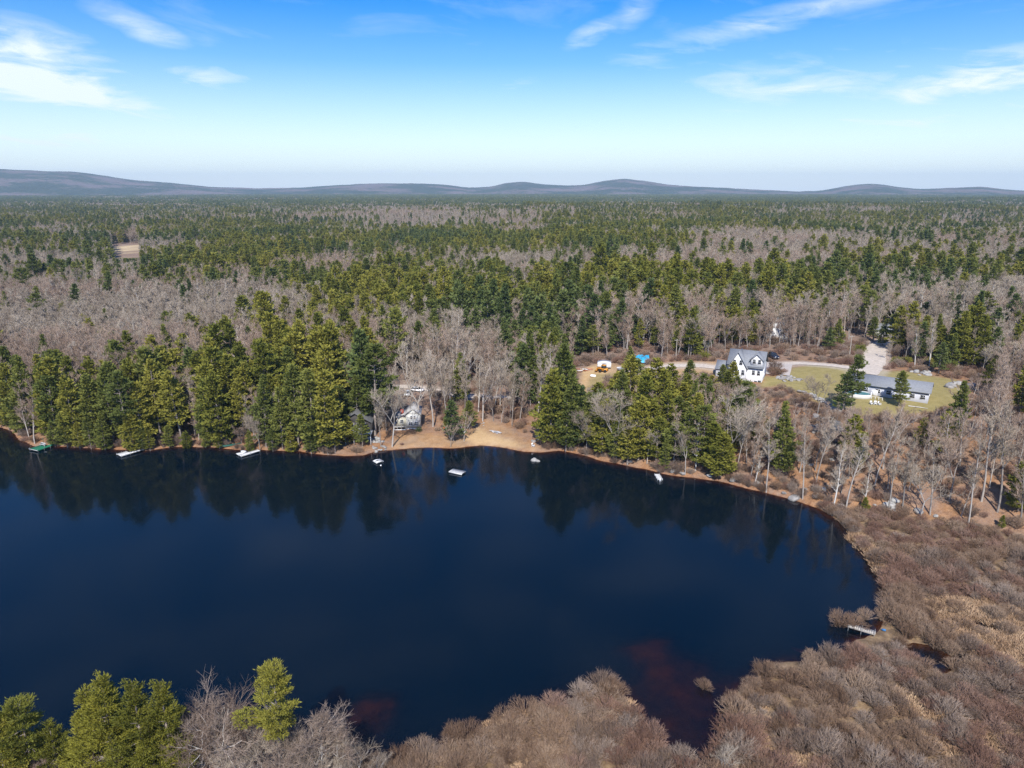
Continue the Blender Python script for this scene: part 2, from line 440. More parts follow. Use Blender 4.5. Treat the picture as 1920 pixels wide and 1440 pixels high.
MAT['brick'] = simple('red_chimney_brick', (0.30, 0.075, 0.05), 0.9, 0.25, 4.0)
MAT['bluetarp'] = simple('blue_tarp', (0.035, 0.36, 0.60), 0.5, 0.22, 0.9)
MAT['whitetarp'] = simple('white_tarp', (0.80, 0.80, 0.80), 0.6, 0.05, 0.9)
MAT['orange'] = simple('yellow_orange_paint', (0.62, 0.27, 0.03), 0.5, 0.15, 1.5)
MAT['rubber'] = simple('black_rubber', (0.02, 0.02, 0.02), 0.9, 0.2, 3.0)
MAT['metal'] = simple('galvanised_steel', (0.45, 0.46, 0.47), 0.45, 0.1, 3.0, metal=0.6)
MAT['lumber'] = simple('fresh_lumber', (0.62, 0.50, 0.38), 0.8, 0.15, 2.0)
MAT['lumber_red'] = simple('reddish_lumber', (0.50, 0.20, 0.12), 0.8, 0.2, 2.0)
MAT['stone'] = simple('grey_stone', (0.25, 0.235, 0.22), 0.95, 0.35, 1.3, bump=0.5)
MAT['stone_pale'] = simple('pale_lichen_stone', (0.34, 0.33, 0.31), 0.95, 0.3, 1.6, bump=0.5)
MAT['stone_dark'] = simple('dark_ledge_rock', (0.13, 0.125, 0.12), 0.95, 0.45, 0.9, bump=0.6)
MAT['car_silver'] = simple('silver_car_paint', (0.62, 0.65, 0.68), 0.3, 0.04, 1.0, metal=0.3, spec=0.5)
MAT['car_white'] = simple('white_car_paint', (0.78, 0.78, 0.80), 0.3, 0.03, 1.0, spec=0.5)
MAT['car_dark'] = simple('dark_blue_car_paint', (0.012, 0.02, 0.045), 0.25, 0.1, 1.0, spec=0.6)
MAT['lamp'] = simple('lamp_lens', (0.75, 0.75, 0.72), 0.2, 0.05, 1.0)
MAT['pool_blue'] = simple('teal_pool_liner', (0.06, 0.19, 0.20), 0.35, 0.15, 1.0)
MAT['polewood'] = simple('utility_pole_wood', (0.36, 0.32, 0.27), 0.9, 0.2, 2.0)
MAT['bluebarrel'] = simple('blue_plastic', (0.05, 0.18, 0.40), 0.5, 0.1, 1.0)

# ================================================================= mesh helpers
def mesh_arrays(name, V, F, mat, smooth=False):
    """V (n,3); F list of (k,m) integer arrays of faces with m corners"""
    me = bpy.data.meshes.new(name)
    V = np.ascontiguousarray(V, dtype=np.float32)
    me.vertices.add(len(V)); me.vertices.foreach_set('co', V.ravel())
    F = [np.asarray(f, dtype=np.int32) for f in F if len(f)]
    nl = sum(f.size for f in F); nf = sum(len(f) for f in F)
    me.loops.add(nl); me.polygons.add(nf)
    me.loops.foreach_set('vertex_index', np.concatenate([f.ravel() for f in F]))
    tot = np.concatenate([np.full(len(f), f.shape[1], np.int32) for f in F])
    st = np.concatenate([[0], np.cumsum(tot)[:-1]]).astype(np.int32)
    me.polygons.foreach_set('loop_start', st)
    if smooth:
        me.polygons.foreach_set('use_smooth', np.ones(nf, bool))
    me.update(calc_edges=True)
    mats = mat if isinstance(mat, (list, tuple)) else [mat]
    for k in mats:
        me.materials.append(k)
    return me
def tubes(P0, P1, R0, R1, k=3):
    P0 = np.asarray(P0, float); P1 = np.asarray(P1, float); R0 = np.asarray(R0, float); R1 = np.asarray(R1, float)
    d = P1 - P0
    d = d / (np.linalg.norm(d, axis=1, keepdims=True) + 1e-9)
    ref = np.where(np.abs(d[:, 2:3]) < 0.9, np.array([[0, 0, 1.0]]), np.array([[1.0, 0, 0]]))
    e1 = np.cross(d, ref); e1 /= np.linalg.norm(e1, axis=1, keepdims=True) + 1e-9
    e2 = np.cross(d, e1)
    N = len(P0)
    V = np.zeros((N, 2 * k, 3))
    for i in range(k):
        a = 2 * math.pi * i / k
        o = e1 * math.cos(a) + e2 * math.sin(a)
        V[:, i] = P0 + o * R0[:, None]
        V[:, k + i] = P1 + o * R1[:, None]
    base = (np.arange(N) * 2 * k)[:, None]
    q = []
    for i in range(k):
        j = (i + 1) % k
        q.append(base + np.array([[i, j, k + j, k + i]]))
    return V.reshape(-1, 3), np.concatenate(q, 0)
class Segs:
    def __init__(s): s.a = []; s.b = []; s.r = []; s.q = []
    def add(s, a, b, r, q): s.a.append(a); s.b.append(b); s.r.append(r); s.q.append(q)
    def mesh(s, name, mat, k=3):
        V, F = tubes(np.array(s.a), np.array(s.b), np.array(s.r), np.array(s.q), k)
        return mesh_arrays(name, V, [F], mat)
def spikes(C, D, ln, wd, g):
    """one slender triangle-pair (kite) per row: C base, D direction"""
    N = len(C)
    D = D / (np.linalg.norm(D, axis=1, keepdims=True) + 1e-9)
    s = np.cross(D, g.normal(size=(N, 3))); s /= np.linalg.norm(s, axis=1, keepdims=True) + 1e-9
    V = np.zeros((N, 4, 3))
    V[:, 0] = C
    V[:, 1] = C + D * (ln * 0.55)[:, None] + s * (wd * 0.5)[:, None]
    V[:, 2] = C + D * ln[:, None]
    V[:, 3] = C + D * (ln * 0.5)[:, None] - s * (wd * 0.5)[:, None]
    F = (np.arange(N) * 4)[:, None] + np.array([[0, 1, 2, 3]])
    return V.reshape(-1, 3), F

def gen_pine(seed, mat, h=20.0, c0=0.22, Lmax=3.9, step=1.05, tl=0.80, tw=0.34, dens=1.9, per=6, gap=0.16, k=5, taper=0.8, tr=0.24, jit=0.13):
    """white pine: whorls of level limbs, each a flat fan of side shoots that end in upturned needle tufts"""
    g = np.random.default_rng(seed)
    wood_ = Segs()
    lean = g.normal(0, 0.012, 2)
    pts = []
    nseg = 7
    for i in range(nseg + 1):
        t = i / nseg
        pts.append(np.array([lean[0] * h * t * t + 0.08 * math.sin(3 * t + seed), lean[1] * h * t * t + 0.08 * math.cos(4 * t + seed), h * t * 0.985]))
    def at(t):
        f = min(t * nseg, nseg - 1e-6); i = int(f)
        return pts[i] + (pts[i + 1] - pts[i]) * (f - i)
    for i in range(nseg):
        wood_.add(pts[i] - (np.array([0, 0, 0.5]) if i == 0 else 0), pts[i + 1], tr * (1 - i / nseg) ** 0.8 + 0.015, tr * (1 - (i + 1) / nseg) ** 0.8 + 0.015)
    C = []; D = []; S = []
    z = c0 * h
    for q in range(12):
        t = g.uniform(0.08, c0 + 0.12); a = g.uniform(0, 2 * math.pi); Ls = g.uniform(0.6, 2.2)
        p = at(t); wood_.add(p, p + np.array([math.cos(a), math.sin(a), g.uniform(-0.15, 0.25)]) * Ls, 0.04, 0.012)
    side = g.uniform(0, 2 * math.pi); ph = g.uniform(0, 6.28, 2)
    UP = np.array([0, 0, 1.0])
    while z < h * 0.985:
        t = z / h; tp = (t - c0) / (1 - c0)
        nb = g.integers(4, 7)
        a0 = g.uniform(0, 2 * math.pi)
        prof = (1 - tp) ** taper * (0.42 + 0.58 * min(1.0, tp * 3.0 + 0.25)) + 0.07
        whorl = g.uniform(0.78, 1.15)
        for b_ in range(nb):
            if g.random() < gap:
                continue
            a = a0 + 2 * math.pi * b_ / nb + g.normal(0, 0.25)
            L = Lmax * prof * whorl * g.uniform(0.6, 1.2) * (1 + 0.2 * math.cos(a - side) + 0.16 * math.cos(2 * a + ph[0] + 5 * tp))
            e = R(-10 + 50 * max(tp, 0) ** 1.5 + g.normal(0, 6))
            d = np.array([math.cos(a) * math.cos(e), math.sin(a) * math.cos(e), math.sin(e)])
            p0 = at(min(t + g.normal(0, 0.006), 0.985))
            curl = np.array([0, 0, 0.20 * L])
            pm = p0 + d * L * 0.55 + curl * 0.2; pe = p0 + d * L * 0.97 + curl
            wood_.add(p0, pm, 0.025 + 0.012 * L, 0.012 + 0.005 * L)
            wood_.add(pm, pe, 0.012 + 0.005 * L, 0.006)
            lat = np.array([-d[1], d[0], 0]); lat = lat / (np.linalg.norm(lat) + 1e-9)
            nt = max(3, int(L * dens))
            for s in np.linspace(0.36 if L > 1.2 else 0.15, 1.0, nt):
                w = 0.42 * L * (1 - abs(s - 0.6) * 1.25)
                for sd in (-1, 1, 0):
                    if sd and (L < 0.8 or s > 0.97):
                        continue
                    q_ = g.uniform(0.35, 1.0)
                    c = p0 + d * L * s + curl * s * s + lat * sd * w * q_ + d * (0.25 * w if sd else 0) + UP * (g.normal(0, 0.05) + 0.06 * abs(sd) * w)
                    od = d * 0.7 + lat * sd * 0.55 + UP * 0.45
                    for q in range(per):
                        o = g.normal(0, jit, 3); o[2] *= 0.6
                        C.append(c + o); D.append(od + g.normal(0, 0.5, 3) + UP * 0.1); S.append(g.uniform(0.65, 1.2))
        z += step * g.uniform(0.7, 1.35) * (1.0 - 0.35 * max(tp, 0))
    p = at(1.0)
    for q in range(10):
        C.append(p + g.normal(0, 0.08, 3) - np.array([0, 0, 0.3])); D.append(np.array([0, 0, 1.0]) + g.normal(0, 0.4, 3)); S.append(0.9)
    S = np.array(S)
    V, F = spikes(np.array(C), np.array(D), tl * S, tw * S, g)
    return wood_.mesh('pine_trunk', MAT['bark_pine'], k), mesh_arrays('pine_crown', V, [F], mat), (V, F)

def gen_bare(seed, bark, twig, h=17.0, spread=0.32, clear=0.35, n1=15, n2=6, n3=6, n4=3, tr=0.17, fork=False, tw=0.016, up=0.55, k=3):
    g = np.random.default_rng(seed)
    T = Segs(); W = Segs()
    def unit(v): return v / (np.linalg.norm(v) + 1e-9)
    def child_dir(d, ang):
        r = g.normal(size=3); r = unit(r - d * np.dot(r, d))
        return unit(d * math.cos(ang) + r * math.sin(ang) + np.array([0, 0, up * 0.35]))
    def branch(p, d, L, r, S, nseg, wig, rend):
        pts = [np.array(p, float)]; dirs = []
        for i in range(nseg):
            d = unit(d + g.normal(0, wig, 3) + np.array([0, 0, up * 0.12]))
            q = pts[-1] + d * L / nseg
            r0 = r + (rend - r) * i / nseg; r1 = r + (rend - r) * (i + 1) / nseg
            S.add(pts[-1], q, r0, r1); pts.append(q); dirs.append(d)
        return pts, dirs
    def pick(pts, dirs, t):
        f = min(t * len(dirs), len(dirs) - 1e-6); i = int(f)
        return pts[i] + (pts[i + 1] - pts[i]) * (f - i), dirs[i]
    leads = []
    base = np.array([0, 0, -0.5])
    if fork:
        pts, dirs = branch(base, np.array([0, 0, 1.0]), h * 0.3 + 0.5, tr, T, 3, 0.05, tr * 0.8)
        for i in range(g.integers(2, 4)):
            a = g.uniform(0, 6.28); d = unit(np.array([math.cos(a) * 0.55, math.sin(a) * 0.55, 1.0]))
            leads.append(branch(pts[-1], d, h * g.uniform(0.5, 0.65), tr * 0.6, T, 5, 0.09, 0.03))
    else:
        leads.append(branch(base, unit(np.array([g.normal(0, 0.05), g.normal(0, 0.05), 1.0])), h * 0.86 + 0.5, tr, T, 7, 0.045, 0.03))
    for pts, dirs in leads:
        for i in range(max(3, n1 // len(leads))):
            t = g.uniform(0.12 if fork else clear, 1.0)
            p, d = pick(pts, dirs, t)
            L1 = h * spread * g.uniform(0.6, 1.15) * (1.15 - 0.6 * t)
            b1 = branch(p, child_dir(d, R(g.uniform(28, 60))), L1, tr * 0.36 * (1.2 - 0.7 * t), T, 3, 0.16, 0.02)
            for j in range(n2):
                p2, d2 = pick(*b1, g.uniform(0.2, 1.0))
                L2 = L1 * g.uniform(0.35, 0.6)
                b2 = branch(p2, child_dir(d2, R(g.uniform(25, 55))), L2, 0.032, W, 2, 0.2, tw)
                for q in range(n3):
                    p3, d3 = pick(*b2, g.uniform(0.15, 1.0))
                    L3 = L2 * g.uniform(0.4, 0.75)
                    b3 = branch(p3, child_dir(d3, R(g.uniform(20, 55))), L3, tw * 1.1, W, 1, 0.2, tw * 0.6)
                    for w in range(n4):
                        p4, d4 = pick(*b3, g.uniform(0.2, 1.0))
                        branch(p4, child_dir(d4, R(g.uniform(20, 50))), L3 * g.uniform(0.5, 0.8), tw * 0.8, W, 1, 0.2, tw * 0.45)
    return T.mesh('bare_trunk', bark, max(k, 5)), W.mesh('bare_crown', twig, k), (T, W)

def top_of(*ms):
    return max(max(v_.co.z for v_ in m_.vertices) for m_ in ms)

def gen_shrub(seed, mat, n=130, h=2.6, r=1.9, tw=0.021, sub=5, name='shrub_twigs'):
    g = np.random.default_rng(seed)
    A = []; B = []; Ra = []; Rb = []
    ph = g.uniform(0, 6.28, 3); am = g.uniform(0.05, 0.16, 3)
    for i in range(n):
        a = g.uniform(0, 2 * math.pi); q = math.sqrt(g.uniform(0, 1))
        lob = 1 + am[0] * math.cos(2 * a + ph[0]) + am[1] * math.cos(3 * a + ph[1]) + am[2] * math.cos(5 * a + ph[2])
        rad = r * q * lob
        top = h * math.sqrt(max(0.05, 1 - 0.82 * q * q)) * g.uniform(0.78, 1.08)
        p0 = np.array([math.cos(a) * rad * 0.3 + g.normal(0, .1), math.sin(a) * rad * 0.3 + g.normal(0, .1), -0.15])
        p2 = np.array([math.cos(a) * rad + g.normal(0, .12), math.sin(a) * rad + g.normal(0, .12), top])
        p1 = p0 * 0.45 + p2 * 0.55 + np.array([0, 0, 0.10 * h]) + g.normal(0, 0.08, 3)
        A += [p0, p1]; B += [p1, p2]; Ra += [tw * 1.5, tw]; Rb += [tw, tw * 0.6]
        for s in range(sub):
            t = g.uniform(0.15, 1.0)
            pb = p1 + (p2 - p1) * t
            d = (p2 - p1); d = d / (np.linalg.norm(d) + 1e-9) + g.normal(0, 0.5, 3) + np.array([0, 0, 0.25])
            d /= np.linalg.norm(d)
            A.append(pb); B.append(pb + d * h * g.uniform(0.14, 0.3)); Ra.append(tw * 0.8); Rb.append(tw * 0.4)
    V, F = tubes(A, B, Ra, Rb, 3)
    return mesh_arrays(name, V, [F], mat)
def gen_grass(seed, mat, n=260, h=0.9, r=1.3):
    g = np.random.default_rng(seed)
    a = g.uniform(0, 6.28, n); q = np.sqrt(g.uniform(0, 1, n)) * r
    C = np.stack([np.cos(a) * q, np.sin(a) * q, np.full(n, -0.1)], 1)
    D = np.stack([np.cos(a) * 0.5 + g.normal(0, .4, n), np.sin(a) * 0.5 + g.normal(0, .4, n), np.full(n, 1.0)], 1)
    V, F = spikes(C, D, g.uniform(0.6, 1.2, n) * h, g.uniform(0.06, 0.13, n), g)
    return mesh_arrays('grass_tuft', V, [F], mat)
def gen_bush(seed, mat, n=900, h=2.0, r=1.5):
    """leafy evergreen bush with clumps"""
    g = np.random.default_rng(seed)
    C = []; D = []
    for c in range(26):
        a = g.uniform(0, 6.28); q = math.sqrt(g.uniform(0, 1)) * r * 0.8
        ctr = np.array([math.cos(a) * q, math.sin(a) * q, h * g.uniform(0.2, 0.85) * (1 - 0.4 * q / r)])
        for i in range(n // 26):
            o = g.normal(0, 0.30, 3)
            C.append(ctr + o); D.append(o + np.array([0, 0, 0.25]) + g.normal(0, .2, 3))
    C = np.array(C); C[:, 2] = np.maximum(C[:, 2], 0.0); D = np.array(D)
    S = g.uniform(0.6, 1.2, len(C))
    V, F = spikes(C, D, 0.34 * S, 0.17 * S, g)
    return mesh_arrays('bush_foliage', V, [F], mat)

def link(o, parent=None):
    COL.objects.link(o)
    if parent is not None:
        o.parent = parent
    return o
def part(name, me, parent):
    return link(bpy.data.objects.new(name, me), parent)
def thing(name, label, cat, loc, rz=0.0, group=None):
    o = bpy.data.objects.new(name, None)
    o.empty_display_size = 0.3
    link(o)
    o.location = loc; o.rotation_euler = (0, 0, rz)
    o['label'] = label; o['category'] = cat
    if group:
        o['group'] = group
    return o
def tag(o, label, cat, group=None):
    o['label'] = label; o['category'] = cat
    if group:
        o['group'] = group
    return o
def box_arr(x0, x1, y0, y1, z0, z1):
    V = np.array([[x0, y0, z0], [x1, y0, z0], [x1, y1, z0], [x0, y1, z0], [x0, y0, z1], [x1, y0, z1], [x1, y1, z1], [x0, y1, z1]], float)
    F = np.array([[0, 3, 2, 1], [4, 5, 6, 7], [0, 1, 5, 4], [1, 2, 6, 5], [2, 3, 7, 6], [3, 0, 4, 7]])
    return V, F
def boxes(name, lst, mat, parent=None):
    Vs = []; Fs = []; o = 0
    for bx in lst:
        V, F = box_arr(*bx); Vs.append(V); Fs.append(F + o); o += 8
    ob = bpy.data.objects.new(name, mesh_arrays(name, np.concatenate(Vs), [np.concatenate(Fs)], mat))
    return link(ob, parent)
def bx(name, parent, mat, *b):
    return boxes(name, [b], mat, parent)
def prism(name, parent, mat, prof, y0, y1, axis='y'):
    """extrude a closed profile (list of (a, z)) along y (or x)"""
    n = len(prof)
    if axis == 'y':
        V = [(a, y0, z) for a, z in prof] + [(a, y1, z) for a, z in prof]
    else:
        V = [(y0, a, z) for a, z in prof] + [(y1, a, z) for a, z in prof]
    q = np.array([[i, (i + 1) % n, n + (i + 1) % n, n + i] for i in range(n)])
    caps = np.array([list(range(n))[::-1], [n + i for i in range(n)]])
    me = mesh_arrays(name, np.array(V, float), [q, caps], mat)
    return part(name, me, parent)
def gable_roof(name, parent, mat, x0, x1, y0, y1, ze, zr, over=0.4, th=0.22, axis='x'):
    """ridge along axis, a folded slab with eaves"""
    if axis == 'x':
        c = (y0 + y1) / 2; s = (zr - ze) / ((y1 - y0) / 2)
        prof = [(y0 - over, ze - s * over), (c, zr), (y1 + over, ze - s * over), (y1 + over, ze - s * over + th), (c, zr + th), (y0 - over, ze - s * over + th)]
        return prism(name, parent, mat, prof, x0 - over, x1 + over, 'x')
    c = (x0 + x1) / 2; s = (zr - ze) / ((x1 - x0) / 2)
    prof = [(x0 - over, ze - s * over), (c, zr), (x1 + over, ze - s * over), (x1 + over, ze - s * over + th), (c, zr + th), (x0 - over, ze - s * over + th)]
    return prism(name, parent, mat, prof, y0 - over, y1 + over, 'y')
def window(parent, cx, cz, w, h, y, side='front', frame=None, name='window'):
    """frame proud of the wall, pane a little recessed in it; side front: the wall's plane is y, side right: plane x"""
    fm = frame or MAT['white']
    t = 0.09
    if side == 'front':
        f = boxes(name, [(cx - w / 2, cx + w / 2, y - 0.07, y + 0.02, cz + h / 2 - t, cz + h / 2), (cx - w / 2, cx + w / 2, y - 0.07, y + 0.02, cz - h / 2, cz - h / 2 + t),
                         (cx - w / 2, cx - w / 2 + t, y - 0.07, y + 0.02, cz - h / 2 + t, cz + h / 2 - t), (cx + w / 2 - t, cx + w / 2, y - 0.07, y + 0.02, cz - h / 2 + t, cz + h / 2 - t),
                         (cx - w / 2 + t, cx + w / 2 - t, y - 0.06, y + 0.0, cz - 0.03, cz + 0.03)], fm, parent)
        bx('pane', f, MAT['glass'], cx - w / 2 + t, cx + w / 2 - t, y - 0.03, y + 0.01, cz - h / 2 + t, cz + h / 2 - t)
    else:
        f = boxes(name, [(y - 0.02, y + 0.07, cx - w / 2, cx + w / 2, cz + h / 2 - t, cz + h / 2), (y - 0.02, y + 0.07, cx - w / 2, cx + w / 2, cz - h / 2, cz - h / 2 + t),
                         (y - 0.02, y + 0.07, cx - w / 2, cx - w / 2 + t, cz - h / 2 + t, cz + h / 2 - t), (y - 0.02, y + 0.07, cx + w / 2 - t, cx + w / 2, cz - h / 2 + t, cz + h / 2 - t)], fm, parent)
        bx('pane', f, MAT['glass'], y - 0.01, y + 0.03, cx - w / 2 + t, cx + w / 2 - t, cz - h / 2 + t, cz + h / 2 - t)
    return f

# ================================================================= the ground sheet
def grid_axis(lo, hi, step, out_lo, out_hi, grow):
    a = list(np.arange(lo, hi + 1e-6, step))
    s = step; x = hi; right = []
    while x < out_hi:
        s *= grow; x += s; right.append(x)
    s = step; x = lo; left = []
    while x > out_lo:
        s *= grow; x -= s; left.append(x)
    return np.array(left[::-1] + a + right)
gx = grid_axis(-150, 150, 1.15, -13500, 13500, 1.075)
gy = grid_axis(40, 280, 1.1, -2500, 13500, 1.06)
X, Y = np.meshgrid(gx, gy)
Z = tz(X, Y)
# plain sinks a little towards the foot of the hills so that they stand on it
nx, ny = len(gx), len(gy)
V = np.stack([X, Y, Z], -1).reshape(-1, 3)
ii = (np.arange(ny - 1)[:, None] * nx + np.arange(nx - 1)[None, :]).ravel()
F = np.stack([ii, ii + 1, ii + nx + 1, ii + nx], 1)
gme = mesh_arrays('ground', V, [F], MAT['ground'], True)
ground_o = part('ground', gme, None)
ground_o['kind'] = 'structure'

def pxpoly(pts, z=None):
    return [ground(u, v) if z is None else flat(u, v, z) for u, v in pts]
LAWN = pxpoly([(1484, 690), (1535, 683), (1600, 690), (1660, 695), (1700, 697), (1790, 712), (1822, 726), (1800, 745), (1770, 770), (1700, 778), (1600, 782), (1556, 766), (1510, 742), (1462, 722), (1425, 728), (1432, 706), (1470, 706)])
BEACH = pxpoly([(735, 830), (750, 815), (800, 812), (860, 822), (890, 800), (915, 788), (940, 795), (985, 825), (1022, 842), (1000, 850), (940, 842), (900, 838), (860, 840), (800, 843), (740, 846)])
SANDCORE = pxpoly([(870, 822), (895, 800), (925, 812), (960, 826), (1000, 842), (940, 836), (890, 832)])
YARD = pxpoly([(640, 856), (640, 815), (735, 812), (735, 720), (800, 720), (812, 760), (815, 812), (880, 800), (925, 785), (1000, 838), (740, 850)])
PAD = pxpoly([(1085, 712), (1090, 692), (1125, 680), (1150, 682), (1190, 690), (1260, 680), (1330, 678), (1380, 684), (1350, 702), (1270, 704), (1200, 712), (1150, 712), (1120, 722), (1098, 742)])
SITE = pxpoly([(1300, 735), (1320, 680), (1390, 660), (1440, 655), (1600, 660), (1630, 640), (1670, 640), (1690, 680), (1790, 690), (1850, 715), (1825, 760), (1780, 790), (1660, 785), (1600, 785), (1556, 770), (1510, 746), (1455, 735), (1400, 745)])
FIELD = pxpoly([(210, 462), (258, 458), (262, 467), (240, 474), (228, 486), (216, 470)])
ROADPTS = [[(1368, 693), (1310, 685), (1262, 686), (1225, 692), (1185, 697)],
           [(1438, 684), (1500, 681), (1560, 685), (1592, 690), (1625, 692)],
           [(1622, 701), (1632, 690), (1640, 676), (1640, 662), (1650, 650), (1664, 642)],
           [(742, 726), (770, 725), (800, 728), (830, 737), (870, 743), (920, 747), (960, 746)]]
ROADW = [4.0, 4.2, 7.0, 3.6]
ROADS = [pxpoly(p) for p in ROADPTS]

near = (X.ravel() > -400) & (X.ravel() < 400) & (Y.ravel() < 900)
xr, yr = X.ravel(), Y.ravel()
def mask_poly(poly, soft):
    o = np.zeros(len(xr))
    o[near] = sstep(soft, -soft, sdist(poly, xr[near], yr[near]) + 1.3 * soft * fbm(xr[near] / 3, yr[near] / 3, 71, 3))
    return o
dl_all = lake_d(xr, yr); dm_all = sdist(MARSH, xr, yr)
attrs = {}
attrs['sand'] = np.maximum.reduce([mask_poly(BEACH, 1.8) * 0.3, mask_poly(SANDCORE, 2.0) * 0.9, mask_poly(PAD, 1.5) * 0.6, mask_poly(pxpoly([(1086, 730), (1090, 692), (1125, 684), (1148, 690), (1140, 702), (1110, 704), (1100, 740)]), 1.2)])
attrs['lawn'] = np.maximum(mask_poly(LAWN, 1.5), mask_poly(pxpoly([(1095, 735), (1110, 700), (1150, 700), (1155, 720)]), 1.5) * 0.7)
attrs['marsh'] = sstep(2.5, -1.0, dm_all) * sstep(-0.5, 0.5, dl_all)
attrs['gravel'] = np.maximum.reduce([np.where(near, sstep(3.2, 1.2, pdist(r, xr, yr, False) - w / 2), 0) * 0.5 for r, w in zip(ROADS, ROADW)])
fm_ = np.zeros(len(xr)); nf_ = (np.abs(xr) < 900) & (yr > 300) & (yr < 1500)
fm_[nf_] = sstep(6, -6, sdist(FIELD, xr[nf_], yr[nf_])); attrs['field'] = fm_
attrs['bed'] = sstep(0.1, -0.5, dl_all)
hillside = sstep(20, 55, xr) * sstep(260, 215, yr)
shoreband = sstep(55, 12, np.minimum(dl_all, dm_all))
attrs['wood'] = np.clip(0.88 - np.maximum(hillside, shoreband) * 0.88, 0, 1)
attrs['far'] = sstep(1200, 2600, yr)
for k, v in attrs.items():
    a = gme.attributes.new(k, 'FLOAT', 'POINT'); a.data.foreach_set('value', v.astype(np.float32))

# ---- lake surface, level, over the whole basin
lx = grid_axis(-140, 82, 2.0, -700, 90, 1.12)
ly = grid_axis(48, 215, 2.0, -60, 420, 1.15)
LX, LY = np.meshgrid(lx, ly)
dep = np.clip(-tz(LX, LY), 0.0, 6.0)
V = np.stack([LX, LY, np.zeros_like(LX)], -1).reshape(-1, 3)
nx2, ny2 = len(lx), len(ly)
ii = (np.arange(ny2 - 1)[:, None] * nx2 + np.arange(nx2 - 1)[None, :]).ravel()
lme = mesh_arrays('lake_water', V, [np.stack([ii, ii + 1, ii + nx2 + 1, ii + nx2], 1)], MAT['water'])
a = lme.attributes.new('depth', 'FLOAT', 'POINT'); a.data.foreach_set('value', dep.ravel().astype(np.float32))
lake = part('lake_water', lme, None)
lake['kind'] = 'structure'

# ---- hills on the horizon
PROFILE = [(-900, 335), (-500, 322), (-250, 316), (0, 317), (80, 321), (150, 323), (185, 328), (240, 337), (320, 343), (400, 351), (480, 353), (560, 352), (620, 348), (670, 345),
           (720, 344), (790, 344), (830, 346), (880, 352), (920, 350), (955, 342), (985, 341), (1015, 346), (1060, 348), (1095, 347), (1130, 340), (1170, 335),
           (1205, 339), (1250, 346), (1300, 350), (1350, 352), (1420, 356), (1500, 359), (1540, 358), (1580, 350), (1620, 345), (1655, 346), (1690, 352), (1730, 355),
           (1790, 352), (1840, 350), (1880, 355), (1920, 358), (2100, 352), (2300, 345), (2700, 350)]
pa = np.array([math.atan2(*ray(u, v)[:2]) for u, v in PROFILE])
pe = np.array([math.atan2(ray(u, v)[2], math.hypot(*ray(u, v)[:2])) for u, v in PROFILE])
azs = np.linspace(R(-64), R(64), 520)
DIST = 9000.0
e_ = np.interp(azs, pa, pe)
e_ = np.convolve(np.pad(e_, 2, mode='edge'), [0.1, 0.2, 0.4, 0.2, 0.1], 'valid')
Hh = CAM_H + DIST * np.tan(e_)
ds = np.linspace(-3300, 3000, 60)
AZ, DS = np.meshgrid(azs, ds)
HH = np.broadcast_to(Hh, AZ.shape)
sh = np.where(DS < 0, sstep(-3300, 0, DS), sstep(3000, 0, DS))
Rr = DIST + DS
HX, HY = np.sin(AZ) * Rr, np.cos(AZ) * Rr
spur = fbm(HX / 900, HY / 1500, 55, 4)
HZ = -30 + (HH + 30) * np.clip(sh * (1 + 0.5 * spur * (1 - sh)), 0, 1.0) + 40 * spur * sh * (1 - sh)
HZ = HZ + fbm(HX / 120, HY / 120, 77, 3) * 12 * sh
V = np.stack([HX, HY, HZ], -1).reshape(-1, 3)
na = len(azs)
ii = (np.arange(len(ds) - 1)[:, None] * na + np.arange(na - 1)[None, :]).ravel()
hills = part('hills', mesh_arrays('hills', V, [np.stack([ii, ii + 1, ii + na + 1, ii + na], 1)], MAT['hills'], True), None)
hills['kind'] = 'structure'

# ---- gravel lanes and the pad by the white house, draped a little above the ground
def strip(name, pts, w, mat, off=0.10, ragged=0.5):
    P = [np.array(p) for p in pts]
    dense = []
    for a_, b_ in zip(P[:-1], P[1:]):
        n_ = max(2, int(np.linalg.norm(b_ - a_) / 1.0))
        for i in range(n_):
            dense.append(a_ + (b_ - a_) * i / n_)
    dense.append(P[-1])
    D_ = np.array(dense)
    for _ in range(6):
        D_[1:-1] = (D_[:-2] + 2 * D_[1:-1] + D_[2:]) / 4
    tg = np.gradient(D_, axis=0); tg /= np.linalg.norm(tg, axis=1, keepdims=True) + 1e-9
    nn = np.stack([-tg[:, 1], tg[:, 0]], 1)
    k = 7
    rows = []
    for j in range(k):
        s = (j / (k - 1) - 0.5)
        wob = ragged * fbm(D_[:, 0] / 2.5 + j * 0, D_[:, 1] / 2.5, 90 + (j > 3), 3) * abs(s) * 4
        p = D_ + nn * (s * w + np.sign(s) * wob)[:, None]
        rows.append(np.concatenate([p, (tz(p[:, 0], p[:, 1]) + off)[:, None]], 1))
    V = np.stack(rows, 1).reshape(-1, 3)
    nr = len(D_)
    q = []
    for i in range(nr - 1):
        for j in range(k - 1):
            a0 = i * k + j; q.append([a0, a0 + 1, a0 + k + 1, a0 + k])
    o = part(name, mesh_arrays(name, V, [np.array(q)], mat, True), None)
    o['kind'] = 'structure'
    return o
strip('gravel_driveway', ROADS[0], ROADW[0], MAT['gravel'])
strip('gravel_driveway', ROADS[1], ROADW[1], MAT['gravel'], 0.12)
strip('gravel_road', ROADS[2], ROADW[2], MAT['gravel'], 0.15)
strip('gravel_road', ROADS[3], ROADW[3], MAT['gravel'])
strip('driveway_pad', [ground(1462, 682), ground(1455, 703)], 8.0, MAT['pad'], 0.17, 0.1)

# ================================================================= houses
def on_ground(u, v):
    x, y = ground(u, v)
    return x, y, z1(x, y)

